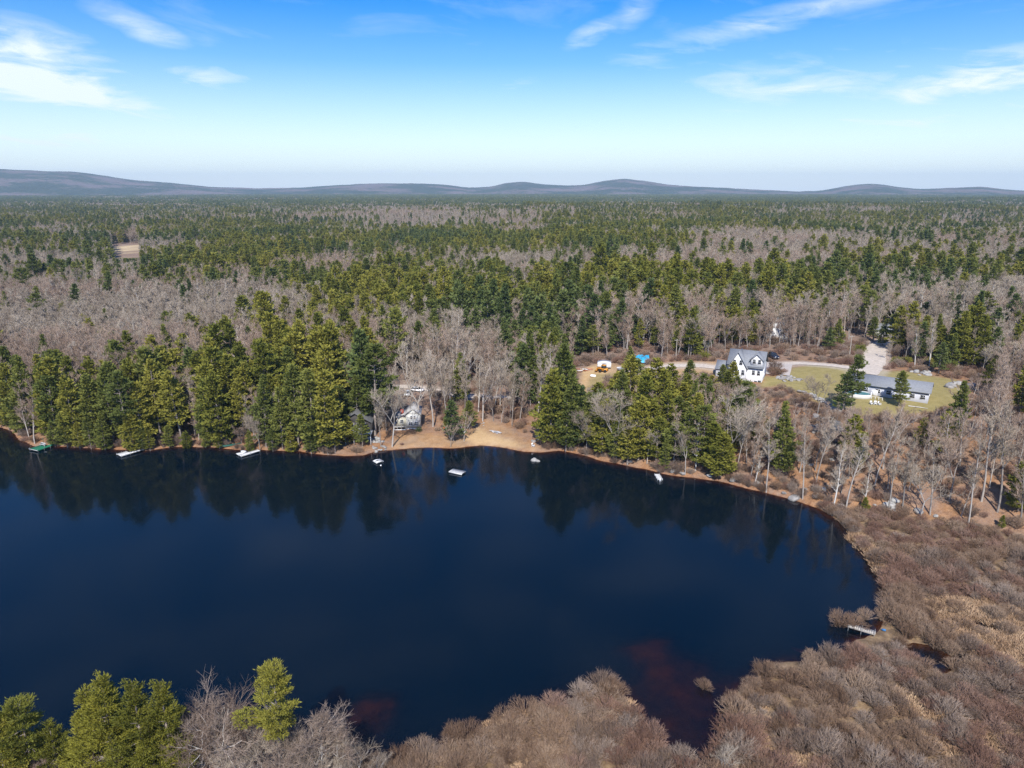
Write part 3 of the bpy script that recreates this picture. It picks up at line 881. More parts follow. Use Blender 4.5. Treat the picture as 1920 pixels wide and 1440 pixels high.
# --- white house with dormers
hx, hy, hz_ = on_ground(1392, 714)
wh = thing('lake_house', 'white two-storey house with grey gabled roof and dormer beside the pale driveway', 'house', (hx, hy, hz_ - 0.3), R(-27))
bx('wall', wh, MAT['white'], -4.6, 5.6, 0, 8.2, -2.5, 5.4)
gable_roof('roof', wh, MAT['roof'], -4.6, 5.6, 0, 8.2, 5.4, 9.0, 0.45)
prism('gable_wall', wh, MAT['white'], [(-4.2, -2.5), (1.0, -2.5), (1.0, 5.0), (-1.6, 9.3), (-4.2, 5.0)], -1.3, 0.4)
gable_roof('gable_roof', wh, MAT['roof'], -4.2, 1.0, -1.3, 4.2, 5.0, 9.3, 0.45, axis='y')
prism('dormer', wh, MAT['white'], [(2.0, 4.9), (5.4, 4.9), (5.4, 7.3), (3.7, 8.9), (2.0, 7.3)], -0.12, 4.0)
gable_roof('dormer_roof', wh, MAT['roof'], 2.0, 5.4, -0.12, 4.0, 7.3, 8.9, 0.35, axis='y')
bx('lower_roof', wh, MAT['roof'], 1.1, 5.9, -0.75, -0.01, 4.75, 4.95)
prism('side_wing', wh, MAT['white'], [(1.2, -2.0), (7.0, -2.0), (7.0, 3.0), (4.1, 5.0), (1.2, 3.0)], -8.4, -4.61, 'x')
gable_roof('wing_roof', wh, MAT['roof'], -8.4, -4.9, 1.2, 7.0, 3.0, 5.0, 0.35)
for cx, cz, w, h, y in ((3.0, 6.7, 0.95, 1.5, -0.12), (4.5, 6.7, 0.95, 1.5, -0.12), (3.0, 3.2, 0.95, 1.5, 0), (4.5, 3.2, 0.95, 1.5, 0),
                        (3.9, 0.3, 1.1, 1.0, 0), (-2.6, 6.2, 1.0, 1.6, -1.3), (-0.7, 6.2, 1.0, 1.6, -1.3), (-3.3, 3.2, 1.3, 1.7, -1.3), (-1.6, 3.2, 1.3, 1.7, -1.3), (0.1, 3.2, 1.0, 1.7, -1.3)):
    window(wh, cx, cz, w, h, y)
for cy in (2.6, 4.6):
    window(wh, cy, 1.7, 1.0, 1.3, 5.6, 'right')
for cx in (-7.4, -5.9):
    window(wh, cx, 1.5, 1.0, 1.4, 1.2)
dk = bx('deck', wh, MAT['deckwood'], -6.5, 1.6, -4.2, -1.31, 1.2, 1.4)
for px_ in (-6.3, -2.5, 1.4):
    bx('post', dk, MAT['deckwood'], px_ - 0.09, px_ + 0.09, -4.1, -3.92, -3.5, 2.3)
bx('railing', dk, MAT['deckwood'], -6.5, 1.6, -4.16, -4.08, 2.2, 2.3)
bx('door', wh, MAT['dark'], 4.55, 5.4, -0.05, 0.02, -0.9, 0.95)

# --- long ranch house
A_ = np.array(ground(1594, 736)); B_ = np.array(ground(1739, 757))
dv = B_ - A_; Lr = float(np.linalg.norm(dv)); rz = math.atan2(dv[1], dv[0])
zr_ = (z1(*A_) + z1(*B_)) / 2
rh = thing('ranch_house', 'long low pale house with grey roof behind pines on the lawn', 'house', (A_[0], A_[1], zr_ - 0.2), rz)
bx('wall', rh, MAT['bluewhite'], 0, Lr, 0, 7.6, -1.0, 3.3)
prism('gable_wall', rh, MAT['bluewhite'], [(0, 3.3), (7.6, 3.3), (3.8, 5.15)], Lr - 0.2, Lr + 0.003, 'x')
prism('gable_wall', rh, MAT['bluewhite'], [(0, 3.3), (7.6, 3.3), (3.8, 5.15)], -0.003, 0.2, 'x')
gable_roof('roof', rh, MAT['roof'], 0, Lr, 0, 7.6, 3.3, 5.15, 0.55)
for f_ in (0.10, 0.2, 0.36, 0.5, 0.8, 0.93):
    window(rh, Lr * f_, 1.75, 1.3, 1.3, 0)
window(rh, 2.5, 1.8, 1.2, 1.2, Lr, 'right'); window(rh, 5.3, 1.8, 1.2, 1.2, Lr, 'right')
bx('door', rh, MAT['white'], Lr * 0.27, Lr * 0.27 + 1.8, -0.05, 0.02, -0.1, 2.0)
d2 = bx('deck', rh, MAT['dockwhite'], Lr * 0.17, Lr * 0.45, -3.6, -0.06, -0.25, 0.0)
for i in range(7):
    x_ = Lr * (0.17 + 0.28 * i / 6)
    bx('post', d2, MAT['white'], x_ - 0.05, x_ + 0.05, -3.58, -3.48, -1.0, 1.0)
bx('railing', d2, MAT['white'], Lr * 0.17, Lr * 0.45, -3.57, -3.49, 0.92, 1.0)
bx('vent_pipe', rh, MAT['white'], Lr * 0.62, Lr * 0.62 + 0.25, 4.2, 4.45, 4.6, 5.6)
# fallen pale trunk in front of it
# --- above-ground pool
def lathe(name, parent, mat, prof, k=20, sx=1.0, sy=1.0, smooth=True):
    V = []; q = []
    for (r_, z_) in prof:
        for i in range(k):
            a_ = 2 * math.pi * i / k
            V.append((r_ * math.cos(a_) * sx, r_ * math.sin(a_) * sy, z_))
    for j in range(len(prof) - 1):
        for i in range(k):
            i2 = (i + 1) % k
            q.append([j * k + i, j * k + i2, (j + 1) * k + i2, (j + 1) * k + i])
    return part(name, mesh_arrays(name, np.array(V), [np.array(q)], mat, smooth), parent)
px_, py_, pz_ = on_ground(1606, 743)
pool = thing('above_ground_pool', 'oval above-ground pool with white wall and teal cover beside the long house', 'pool', (px_, py_, pz_ - 0.1), rz)
lathe('pool_wall', pool, MAT['offwhite'], [(0.01, -0.2), (1.0, -0.2), (1.0, 1.25), (0.96, 1.25), (0.96, 0.9)], 28, 3.8, 2.4)
lathe('pool_cover', pool, MAT['pool_blue'], [(0.955, 1.12), (0.7, 1.06), (0.3, 1.08), (0.01, 1.1)], 28, 3.8, 2.4)
bx('ladder', pool, MAT['white'], 3.5, 3.7, -0.4, 0.4, 0, 1.9)

# --- grey cottage by the beach
cx_, cy_, cz_ = on_ground(775, 805)
ct = thing('lakeside_cottage', 'small pale two-storey cottage with red chimney above the sandy beach', 'house', (cx_, cy_, cz_ - 0.2), R(4))
bx('wall', ct, MAT['offwhite'], -1.95, 1.95, 0, 6.5, 0.55, 4.6)
prism('gable_wall', ct, MAT['offwhite'], [(-1.95, 4.6), (1.95, 4.6), (0, 6.1)], -0.003, 0.2)
gable_roof('roof', ct, MAT['roof_pale'], -1.95, 1.95, 0, 6.5, 4.6, 6.1, 0.35, axis='y')
bx('side_wing', ct, MAT['tan'], -4.4, -1.96, 1.2, 6.0, 0.6, 3.2)
prism('wing_roof', ct, MAT['roof_pale'], [(-4.8, 3.2), (-1.96, 4.35), (-1.96, 4.55), (-4.8, 3.4)], 0.9, 6.3)
bx('chimney', ct, MAT['brick'], -3.5, -2.7, 2.0, 2.8, 3.3, 5.4)
for cx, cz in ((-0.45, 3.7), (0.45, 3.7), (-0.95, 1.9), (-0.4, 1.9), (0.55, 1.9), (1.1, 1.9)):
    window(ct, cx, cz, 0.6, 1.0, 0)
window(ct, 3.0, 2.0, 1.0, 1.0, 1.95, 'right')
window(ct, -3.2, 2.2, 1.0, 1.0, 1.2)
bx('skirting', ct, MAT['white'], -1.9, 1.9, 0.06, 0.2, -0.6, 0.54)
bx('crawl_opening_shade', ct, MAT['dark'], -1.1, 0.1, 0.0, 0.05, -0.3, 0.35)  # solid dark panel, its colour stands for the shade inside the opening
dk = bx('deck', ct, MAT['deckwood'], -5.6, -1.96, -0.4, 1.19, 0.95, 1.1)
for i in range(4):
    bx('post', dk, MAT['deckwood'], -5.5 + i * 1.1, -5.38 + i * 1.1, -0.38, -0.26, -0.8, 2.0)
bx('railing', dk, MAT['deckwood'], -5.6, -1.96, -0.37, -0.29, 1.9, 2.0)
bx('deck_fascia', dk, MAT['dockwhite'], -5.6, -1.96, -0.46, -0.41, 0.15, 0.45)

# --- dark cottage among the pines
cx_, cy_, cz_ = on_ground(668, 824)
dc = thing('dark_cottage', 'dark stained cottage with raised white-edged deck half hidden by shore pines', 'house', (cx_, cy_, cz_ - 0.3), R(2))
bx('wall', dc, MAT['brownwall'], -4, 4, 0, 7, -0.5, 5.2)
prism('gable_wall', dc, MAT['brownwall'], [(-4, 5.2), (4, 5.2), (0, 7.6)], -0.003, 0.3)
gable_roof('roof', dc, MAT['roof_dark'], -4, 4, 0, 7, 5.2, 7.6, 0.5, axis='y')
dk = bx('deck', dc, MAT['dockwhite'], -4.6, 4.6, -3.2, -0.08, 2.75, 2.95)
for i in range(5):
    bx('post', dk, MAT['dockwhite'], -4.5 + i * 2.2, -4.36 + i * 2.2, -3.15, -3.0, -1.2, 4.0)
bx('railing', dk, MAT['dockwhite'], -4.6, 4.6, -3.14, -3.06, 3.92, 4.0)
for cx in (-2.4, -0.8, 0.8, 2.4):
    window(dc, cx, 4.1, 0.9, 1.7, 0)
bx('skirting', dc, MAT['dockgrey'], -4.0, 4.0, -0.12, -0.02, -0.6, 1.0)

# --- pale house glimpsed in the wood, and the long low one further right
x_, y_, z_ = on_ground(1455, 636)
o = thing('woodland_house', 'pale gabled house glimpsed through bare trees behind the parked dark car', 'house', (x_, y_, z_ - 0.2), R(-20))
bx('wall', o, MAT['white'], -4, 4, 0, 8, -0.5, 4.4)
prism('gable_wall', o, MAT['white'], [(-4, 4.4), (4, 4.4), (0, 7.4)], -0.003, 0.3)
gable_roof('roof', o, MAT['roof_pale'], -4, 4, 0, 8, 4.4, 7.4, 0.4, axis='y')
for cx in (-2, 2):
    window(o, cx, 2.8, 1.1, 1.4, 0)
x_, y_, z_ = on_ground(1684, 632)
o = thing('roadside_house', 'long low white house behind the trees at the end of the gravel road', 'house', (x_, y_, z_ - 0.2), R(-8))
bx('wall', o, MAT['white'], -8, 8, 0, 7, -0.5, 2.9)
prism('gable_wall', o, MAT['white'], [(0, 2.9), (7, 2.9), (3.5, 4.7)], -8.003, -7.8, 'x')
prism('gable_wall', o, MAT['white'], [(0, 2.9), (7, 2.9), (3.5, 4.7)], 7.8, 8.003, 'x')
gable_roof('roof', o, MAT['roof'], -8, 8, 0, 7, 2.9, 4.7, 0.5)
for cx in (-6, -3, 0.5, 3.5, 6):
    window(o, cx, 1.6, 1.2, 1.2, 0)
# far farm buildings and white specks
for (u, v, w, lab) in ((603, 419, 14, 'small white farm building in the far clearing left of centre'), (1905, 432, 16, 'pale house far off near the right edge of the forest'),
                       (1793, 427, 9, 'tiny white house far off among pines on the right')):
    x_, y_, z_ = on_ground(u, v)
    o = thing('distant_house', lab, 'house', (x_, y_, z_ - 0.5), R(random.uniform(-25, 25)), 'houses far off in the forest')
    bx('wall', o, MAT['white'], -w / 2, w / 2, 0, 8, -2, 9.5)
    gable_roof('roof', o, MAT['roof_pale'], -w / 2, w / 2, 0, 8, 9.5, 13.0, 0.6)
    for cx in (-w * 0.28, w * 0.28):
        window(o, cx, 6.5, 1.8, 2.2, 0)

# ================================================================= vehicles and gear
def car(name, label, u, v, rzd, paint, suv=False):
    x, y, z = on_ground(u, v)
    c = thing(name, label, 'car', (x, y, z + (0.12)), R(rzd))
    Lc, W = (4.7, 0.92) if suv else (4.5, 0.88)
    hh = 0.25 if suv else 0.0
    prof = [(-Lc / 2, 0.35), (-Lc / 2, 0.72 + hh * .6), (-Lc / 2 + 0.9, 0.92 + hh), (Lc / 2 - 0.75, 0.98 + hh), (Lc / 2 - 0.08, 0.95 + hh), (Lc / 2, 0.45), (Lc / 2 - 0.2, 0.3), (-Lc / 2 + 0.2, 0.28)]
    body = prism('body', c, paint, [(-a, z_) for a, z_ in prof][::-1], -W, W, 'x')
    # greenhouse tapering inward
    t0, t1 = 0.93 + hh, 1.44 + hh * 1.3
    f0, f1, r1, r0 = -Lc / 2 + 1.0, -Lc / 2 + 1.75, Lc / 2 - (0.35 if suv else 1.1), Lc / 2 - (0.12 if suv else 0.45)
    V = []
    for (yy, zz, ww) in ((f0, t0, W * 0.94), (f1, t1, W * 0.78), (r1, t1, W * 0.78), (r0, t0, W * 0.94)):
        V += [(-ww, -yy * -1, zz), (ww, -yy * -1, zz)]
    F = [[0, 1, 3, 2], [2, 3, 5, 4], [4, 5, 7, 6], [0, 2, 4, 6], [1, 7, 5, 3]]
    V = np.array(V)
    part('windows', mesh_arrays('windows', V, [np.array(F)], MAT['glass']), c)
    bx('roof', c, paint, -W * 0.77, W * 0.77, f1 + 0.05, r1 - 0.02, t1 - 0.03, t1 + 0.045)
    for sx in (-1, 1):
        for yy in (-Lc / 2 + 0.85, Lc / 2 - 0.85):
            w_ = lathe('wheel', c, MAT['rubber'], [(0.01, -0.11), (0.33, -0.11), (0.33, 0.11), (0.01, 0.11)], 14)
            w_.rotation_euler = (0, R(90), 0); w_.location = (sx * (W - 0.06), yy, 0.33)
        bx('headlight', c, MAT['lamp'], sx * (W - 0.32) - 0.2, sx * (W - 0.32) + 0.2, -Lc / 2 - 0.02, -Lc / 2 + 0.06, 0.58, 0.74)
    c.location.z = z - 0.02 + (0.13 if name == 'parked_suv' else 0.05)
    return c
car('parked_car', 'silver car parked on leaf litter uphill from the beach cottage', 764, 741, 4, MAT['car_silver'])
car('parked_car', 'white car half hidden by bare branches beside the silver car', 782, 734, 70, MAT['car_white'])
car('parked_suv', 'dark blue car parked at the wood edge above the white house', 1450, 672, 8, MAT['car_dark'], True)

# portable white canopy at the sand pad
x_, y_, z_ = on_ground(1133, 692)
o = thing('canopy_shelter', 'white fabric canopy shelter on the sandy work pad', 'canopy', (x_, y_, z_), R(-6))
arc = [(-2.3 + 4.6 * i / 10, 1.95 + 0.42 * math.sin(math.pi * i / 10) ** 0.7) for i in range(11)]
prism('cover', o, MAT['whitetarp'], arc + [(a, z - 0.07) for a, z in arc[::-1]], -1.2, 3.6)
bx('side_sheet', o, MAT['whitetarp'], -2.32, -2.26, -1.1, 3.5, 0.35, 2.0)
bx('front_sheet', o, MAT['whitetarp'], -2.2, 2.2, -1.16, -1.1, 0.75, 2.0)
bx('back_sheet', o, MAT['whitetarp'], -2.2, 2.2, 3.4, 3.46, 0.2, 2.1)
for sx in (-2.2, 2.2):
    for sy in (-1.1, 3.5):
        bx('leg', o, MAT['metal'], sx - 0.05, sx + 0.05, sy - 0.05, sy + 0.05, -0.4, 2.05)
# compact orange loader
x_, y_, z_ = on_ground(1131, 697)
o = thing('compact_loader', 'orange and yellow compact loader parked in front of the white canopy', 'loader', (x_, y_, z_ + 0.02), R(62))
bx('chassis', o, MAT['orange'], -0.75, 0.75, -1.5, 1.2, 0.45, 1.25)
cb = bx('cab', o, MAT['dark'], -0.65, 0.65, -0.9, 0.5, 1.25, 2.3)
bx('cab_roof', cb, MAT['orange'], -0.7, 0.7, -0.95, 0.55, 2.3, 2.42)
for sx in (-1, 1):
    bx('lift_arm', o, MAT['orange'], sx * 0.82 - 0.09, sx * 0.82 + 0.09, -0.6, 2.2, 1.05, 1.3)
    for sy in (-1.0, 0.8):
        w_ = lathe('wheel', o, MAT['rubber'], [(0.01, -0.16), (0.5, -0.16), (0.5, 0.16), (0.01, 0.16)], 16)
        w_.rotation_euler = (0, R(90), 0); w_.location = (sx * 0.95, sy, 0.45)
prism('bucket', o, MAT['orange'], [(2.0, 0.25), (2.9, 0.1), (2.9, 0.2), (2.15, 0.4), (2.15, 1.2), (2.0, 1.25)], -0.95, 0.95, 'x')
# blue tarp over a stack
x_, y_, z_ = on_ground(1203, 680)
bt = thing('tarp_covered_stack', 'bright blue tarp draped over a stack at the wood edge', 'tarp', (x_, y_, z_), R(-5))
nxx, nyy = 26, 12
V = []
for j in range(nyy):
    for i in range(nxx):
        a_ = -2.9 + 5.8 * i / (nxx - 1); b2 = -1.5 + 3.6 * j / (nyy - 1)
        top = 1.6 + 0.28 * b2 + 0.16 * math.sin(a_ * 2.3 + b2) + 0.12 * math.sin(a_ * 5.1) * math.cos(b2 * 3)
        edge = min(1, (2.9 - abs(a_)) / 0.35 + 0.0, (b2 + 1.5) / 0.4)
        V.append((a_, b2, 0.35 + (top - 0.35) * max(0.0, edge) ** 0.7))
V = np.array(V)
q = np.array([[j * nxx + i, j * nxx + i + 1, (j + 1) * nxx + i + 1, (j + 1) * nxx + i] for j in range(nyy - 1) for i in range(nxx - 1)])
part('tarp', mesh_arrays('tarp', V, [q], MAT['bluetarp'], True), bt)
for i in range(4):
    bx('pallet', bt, MAT['lumber'], -2.5 + i * 1.3, -1.4 + i * 1.3, -1.0, 1.7, -0.3, 0.9)
# lumber and debris pile on the pad
x_, y_, z_ = on_ground(1098, 695)
lp = thing('lumber_pile', 'untidy pile of red and pale boards on the sandy work pad', 'lumber', (x_, y_, z_))
for i in range(22):
    L_ = random.uniform(1.2, 3.0)
    p_ = bx('board', lp, random.choice([MAT['lumber_red'], MAT['lumber'], MAT['whitetarp'], MAT['lumber_red']]), -L_ / 2, L_ / 2, -0.18, 0.18, -0.05, 0.05)
    p_.location = (random.gauss(0, 1.3), random.gauss(0, 0.6), 0.08 + 0.03 * i); p_.rotation_euler = (random.uniform(-.15, .15), random.uniform(-.12, .12), random.uniform(-.8, .8))
x_, y_, z_ = on_ground(1112, 707)
ob = lathe('propane_tank', None, MAT['whitetarp'], [(0.01, -1.0), (0.3, -0.93), (0.45, -0.7), (0.45, 0.7), (0.3, 0.93), (0.01, 1.0)], 14)
ob.location = (x_, y_, z_ + 0.42); ob.rotation_euler = (R(90), 0, R(70)); tag(ob, 'small white tank lying on the grass below the lumber pile', 'tank')
x_, y_, z_ = on_ground(1164, 694)
t_ = thing('utility_trailer', 'small flat trailer with white side panel right of the canopy', 'trailer', (x_, y_, z_), R(20))
bx('bed', t_, MAT['metal'], -1.2, 1.2, -0.7, 0.7, 0.5, 0.6); bx('side_panel', t_, MAT['white'], -1.2, 1.2, 0.62, 0.69, 0.6, 1.0)
for sx in (-0.8, 0.8):
    w_ = lathe('wheel', t_, MAT['rubber'], [(0.01, -0.1), (0.3, -0.1), (0.3, 0.1), (0.01, 0.1)], 12); w_.rotation_euler = (R(90), 0, 0); w_.location = (0, sx, 0.28)

def pole(u, v, h, lab, mat):
    x, y, z = on_ground(u, v)
    o = thing('utility_pole', lab, 'pole', (x, y, z), R(15))
    S = Segs(); S.add((0, 0, -0.6), (0, 0, h), 0.16, 0.11); part('post', S.mesh('post', mat, 8), o)
    bx('crossarm', o, mat, -0.9, 0.9, -0.16, -0.05, h - 0.55, h - 0.42)
    for i in (-0.8, 0, 0.8):
        bx('insulator', o, MAT['offwhite'], i - 0.05, i + 0.05, -0.15, -0.06, h - 0.42, h - 0.25)
pole(1267, 676, 7.5, 'pale wooden utility pole right of the blue tarp', MAT['polewood'])
pole(1592, 672, 8.0, 'pale utility pole at the wood edge left of the gravel road', MAT['polewood'])

# ================================================================= docks, rafts, boats
def dock(name, label, u, v, rzd, Ld, Wd, mat, z=0.45, group=None, plank=0.3, legs=True):
    x, y = flat(u, v, z)
    o = thing(name, label, 'dock' if 'raft' not in name else 'raft', (x, y, 0), R(rzd), group)
    npl = max(4, int(Ld / plank))
    for i in range(npl):
        y0 = Ld * i / npl
        bx('plank', o, mat, -Wd / 2, Wd / 2, y0 + 0.012, y0 + Ld / npl - 0.012, z - 0.05, z + 0.004 * (i % 3))
    bx('frame', o, mat, -Wd / 2 + 0.03, -Wd / 2 + 0.11, 0.02, Ld - 0.02, z - 0.22, z - 0.052)
    bx('frame', o, mat, Wd / 2 - 0.11, Wd / 2 - 0.03, 0.02, Ld - 0.02, z - 0.22, z - 0.052)
    if legs:
        for sx in (-1, 1):
            for yy in (0.15, Ld * 0.5, Ld - 0.15):
                S = Segs(); S.add((sx * (Wd / 2 - 0.02), yy, -2.2), (sx * (Wd / 2 - 0.02), yy, z + 0.25), 0.045, 0.045)
                part('leg', S.mesh('leg', MAT['metal'], 6), o)
    return o
# origin at the lake end, +y runs to the shore
g1 = dock('green_dock', 'dock with green carpet and small bench at the left promontory', 62, 843, -24, 3.6, 3.4, MAT['green'])
bx('edge_trim', g1, MAT['dockgrey'], -1.75, 1.75, -0.06, 0.0, 0.30, 0.5)
bn = bx('bench', g1, MAT['dockgrey'], -1.3, 0.6, 2.6, 3.0, 0.85, 0.93)
bx('bench_back', bn, MAT['dockgrey'], -1.3, 0.6, 3.0, 3.06, 0.95, 1.35)
for i in (-1.2, 0.5):
    bx('bench_leg', bn, MAT['dockgrey'], i - 0.05, i + 0.05, 2.65, 2.95, 0.46, 0.85)
bx('umbrella_pole', g1, MAT['canoe_green'], -0.55, -0.47, 3.2, 3.28, 0.46, 2.6)
bx('gangway', g1, MAT['green'], 0.3, 1.6, 3.62, 7.2, 0.4, 0.5)
w1_ = dock('white_dock', 'pale L-shaped dock reaching from overhanging pine boughs', 222, 853, -38, 2.6, 2.5, MAT['dockwhite'])
bx('walkway', w1_, MAT['dockwhite'], 0.1, 1.2, 2.62, 6.0, 0.37, 0.46)
w2_ = dock('white_dock', 'pale narrow dock with a white box on it near green canoe', 449, 854, -42, 5.4, 1.35, MAT['dockwhite'])
bx('storage_box', w2_, MAT['whitetarp'], -2.0, -0.7, 1.4, 2.3, 0.47, 0.85)
bx('side_float', w2_, MAT['dockwhite'], -2.1, -0.69, 0.1, 2.4, 0.3, 0.44)
w3_ = dock('white_dock', 'short white dock standing out from the wooded right shore', 1238, 899, 2, 3.4, 1.25, MAT['dockwhite'])
bx('ladder', w3_, MAT['metal'], -0.3, 0.3, -0.15, -0.08, -0.6, 0.75)
w4_ = dock('plank_dock', 'weathered plank dock lying among marsh shrubs on the right', 1642, 1186, 58, 3.9, 1.1, MAT['deckwood'], 0.7)
r1_ = dock('swim_raft', 'white square swim raft near the cottage shore', 713, 866, 42, 2.0, 2.0, MAT['dockwhite'], 0.4, legs=False)
for sx in (-0.7, 0.7):
    bx('float', r1_, MAT['dark'], sx - 0.25, sx + 0.25, 0.1, 1.9, -0.25, 0.17)
bx('hatch', r1_, MAT['dark'], -0.7, 0.2, 1.05, 1.45, 0.411, 0.43)
bx('box', r1_, MAT['whitetarp'], -0.6, 0.5, 1.5, 1.9, 0.411, 0.5)
r2_ = dock('swim_raft', 'grey plank swim raft floating off the sandy beach', 870, 886, 63, 3.7, 2.0, MAT['dockgrey'], 0.42, legs=False)
for sx in (-0.7, 0.7):
    bx('float', r2_, MAT['dark'], sx - 0.3, sx + 0.3, 0.1, 3.6, -0.25, 0.19)
bx('bumper', r2_, MAT['dockwhite'], -1.06, -1.005, 0, 3.7, 0.12, 0.4)
x_, y_ = flat(714, 873)
b_ = lathe('mooring_buoy', None, MAT['whitetarp'], [(0.01, -0.18), (0.16, -0.1), (0.2, 0.04), (0.15, 0.17), (0.01, 0.22)], 12)
b_.location = (x_, y_, 0.02); tag(b_, 'small white buoy floating just below the white swim raft', 'buoy')

def canoe(name, label, cat, u, v, rzd, mat, Lc=4.4, flip=False, zz=None, W=0.42):
    x, y, z = on_ground(u, v)
    n_ = 17; V = []; q = []
    k = 7
    for i in range(n_):
        t = -1 + 2 * i / (n_ - 1)
        w = W * (1 - abs(t) ** 2.4) + 0.02
        sheer = 0.32 + 0.16 * abs(t) ** 3
        for j in range(k):
            a = math.pi * j / (k - 1)
            V.append((math.cos(a) * w, t * Lc / 2, sheer - math.sin(a) ** 0.7 * sheer))
    for i in range(n_ - 1):
        for j in range(k - 1):
            a = i * k + j; q.append([a, a + 1, a + k + 1, a + k])
    me = mesh_arrays('hull', np.array(V), [np.array(q)], mat, True)
    o = thing(name, label, cat, (x, y, (z if zz is None else zz)), R(rzd))
    h_ = part('hull', me, o)
    bx('seat', o, MAT['deckwood'], -W * 0.9, W * 0.9, -0.9, -0.65, 0.2, 0.23); bx('thwart', o, MAT['deckwood'], -W * 0.9, W * 0.9, 0.7, 0.9, 0.22, 0.25)
    if flip:
        for c in o.children:
            c.rotation_euler = (0, math.pi, 0); c.location = (0, 0, 0.46)
    return o
canoe('canoe', 'dark green overturned canoe on the bank near the narrow dock', 'canoe', 432, 836, -62, MAT['canoe_green'], 5.2, True)
canoe('kayak', 'red kayak lying between shrubs right of the beach cottage', 'kayak', 832, 804, 25, MAT['red'], 3.2, False, None, 0.4)
canoe('kayak', 'small red kayak lost among grey shrubs beside the water', 'kayak', 1500, 1222, 60, MAT['red'], 2.6, True, None, 0.34)

# ================================================================= stones
def rock_mesh(seed, mat, sub=2, flatz=0.65, rough=0.35):
    import bmesh
    bm = bmesh.new()
    bmesh.ops.create_icosphere(bm, subdivisions=sub, radius=1.0)
    g = np.random.default_rng(seed)
    k = g.normal(size=(7, 3)); k /= np.linalg.norm(k, axis=1, keepdims=True); off = g.uniform(0.55, 0.92, 7)
    for v_ in bm.verts:
        p = np.array(v_.co)
        for kk, oo in zip(k, off):      # cut facets
            d_ = p @ kk
            if d_ > oo:
                p = p - kk * (d_ - oo) * 0.9
        p *= 1 + g.normal(0, rough * 0.12)
        p[2] *= flatz
        v_.co = p
    me = bpy.data.meshes.new('rock'); bm.to_mesh(me); bm.free()
    me.materials.append(mat)
    return me
ROCKS = [rock_mesh(i, [MAT['stone'], MAT['stone_pale'], MAT['stone'], MAT['stone_dark'], MAT['stone_pale']][i], 2) for i in range(5)]
ORD = ['first', 'second', 'third', 'fourth', 'fifth', 'sixth', 'seventh', 'eighth', 'ninth', 'tenth', 'eleventh', 'twelfth', 'thirteenth', 'fourteenth', 'fifteenth',
       'sixteenth', 'seventeenth', 'eighteenth', 'nineteenth', 'twentieth']
# lichen-white rocks breaking the lake surface
x_, y_ = flat(1003, 864)
o = thing('lake_rock', 'pale jagged rocks breaking the water off the sandy point', 'rock', (x_, y_, 0))
for (ax, ay, s, e, rzz) in ((-0.45, 0, 0.85, 0.9, 0.3), (0.5, -0.25, 0.8, 0.55, 1.2), (-0.1, 0.6, 0.75, 0.75, 2.1), (0.95, -0.5, 0.4, 0.4, 0.4)):
    r_ = part('stone', ROCKS[1], o); r_.location = (ax, ay, 0.12); r_.scale = (s, s * 0.8, e); r_.rotation_euler = (0.2, 0.3 * ax, rzz)
# wall of stones at the lawn's edge
sw_pts = [(1500, 735), (1518, 742), (1538, 752), (1556, 764), (1572, 772), (1590, 779), (1604, 786)]
sw_w = [np.array(ground(u, v)) for u, v in sw_pts]
x_, y_ = sw_w[0]
o = thing('stone_wall', 'tumbled dry stone wall along the lower edge of the lawn', 'wall', (x_, y_, z1(x_, y_)))
for a_, b2 in zip(sw_w[:-1], sw_w[1:]):
    n_ = max(3, int(np.linalg.norm(b2 - a_) / 0.75))
    for i in range(n_):
        for lay in range(2):
            p = a_ + (b2 - a_) * (i + random.uniform(0, .8)) / n_ + np.array([random.gauss(0, .35), random.gauss(0, .35)])
            r_ = part('stone', ROCKS[random.choice([0, 1, 2, 4])], o)
            s = random.uniform(0.35, 0.75)
            r_.location = (p[0] - x_, p[1] - y_, z1(p[0], p[1]) - z1(x_, y_) + 0.1 + lay * 0.4); r_.scale = (s * 1.2, s, s * 0.9); r_.rotation_euler = (random.uniform(-.3, .3), random.uniform(-.3, .3), random.uniform(0, 6))
# stone heap and ledges
def heap(name, label, cat, u, v, n_, rad, smin, smax, kinds):
    x, y, z = on_ground(u, v)
    o = thing(name, label, cat, (x, y, z))
    for i in range(n_):
        a = random.uniform(0, 6.28); q = math.sqrt(random.random()) * rad
        s = random.uniform(smin, smax)
        ax, ay = math.cos(a) * q * 1.5, math.sin(a) * q
        r_ = part('stone', ROCKS[random.choice(kinds)], o)
        r_.location = (ax, ay, z1(x + ax, y + ay) - z + s * 0.2); r_.scale = (s * 1.2, s, s); r_.rotation_euler = (random.uniform(-.4, .4), random.uniform(-.4, .4), random.uniform(0, 6))
    return o
heap('stone_heap', 'low heap of grey stones and brush on the lawn below the driveway', 'stones', 1480, 711, 26, 2.6, 0.35, 0.9, [0, 2, 4])
heap('rock_ledge', 'pale rock ledge at the wood edge right of the gravel road', 'rocks', 1730, 700, 14, 2.6, 0.4, 1.1, [1, 4, 0])
heap('rock_ledge', 'grey rocky rise with brush far right of the long house', 'rocks', 1800, 724, 10, 3.0, 0.6, 1.4, [0, 2, 4])
heap('rock_ledge', 'dark ledge on the slope below the stone wall', 'rocks', 1556, 808, 14, 3.2, 1.0, 2.2, [3, 3, 2])
heap('rock_ledge', 'dark broken ledge under the bare tree below the lawn', 'rocks', 1540, 788, 8, 2.0, 0.9, 1.9, [3, 2])
heap('stone_patio', 'flat grey stone patio between the dark cottage and the water', 'patio', 705, 826, 22, 1.5, 0.35, 0.7, [4, 1, 0])
heap('stone_heap', 'grey stones on the bank below the flat patio', 'stones', 710, 841, 12, 1.4, 0.3, 0.6, [0, 4])
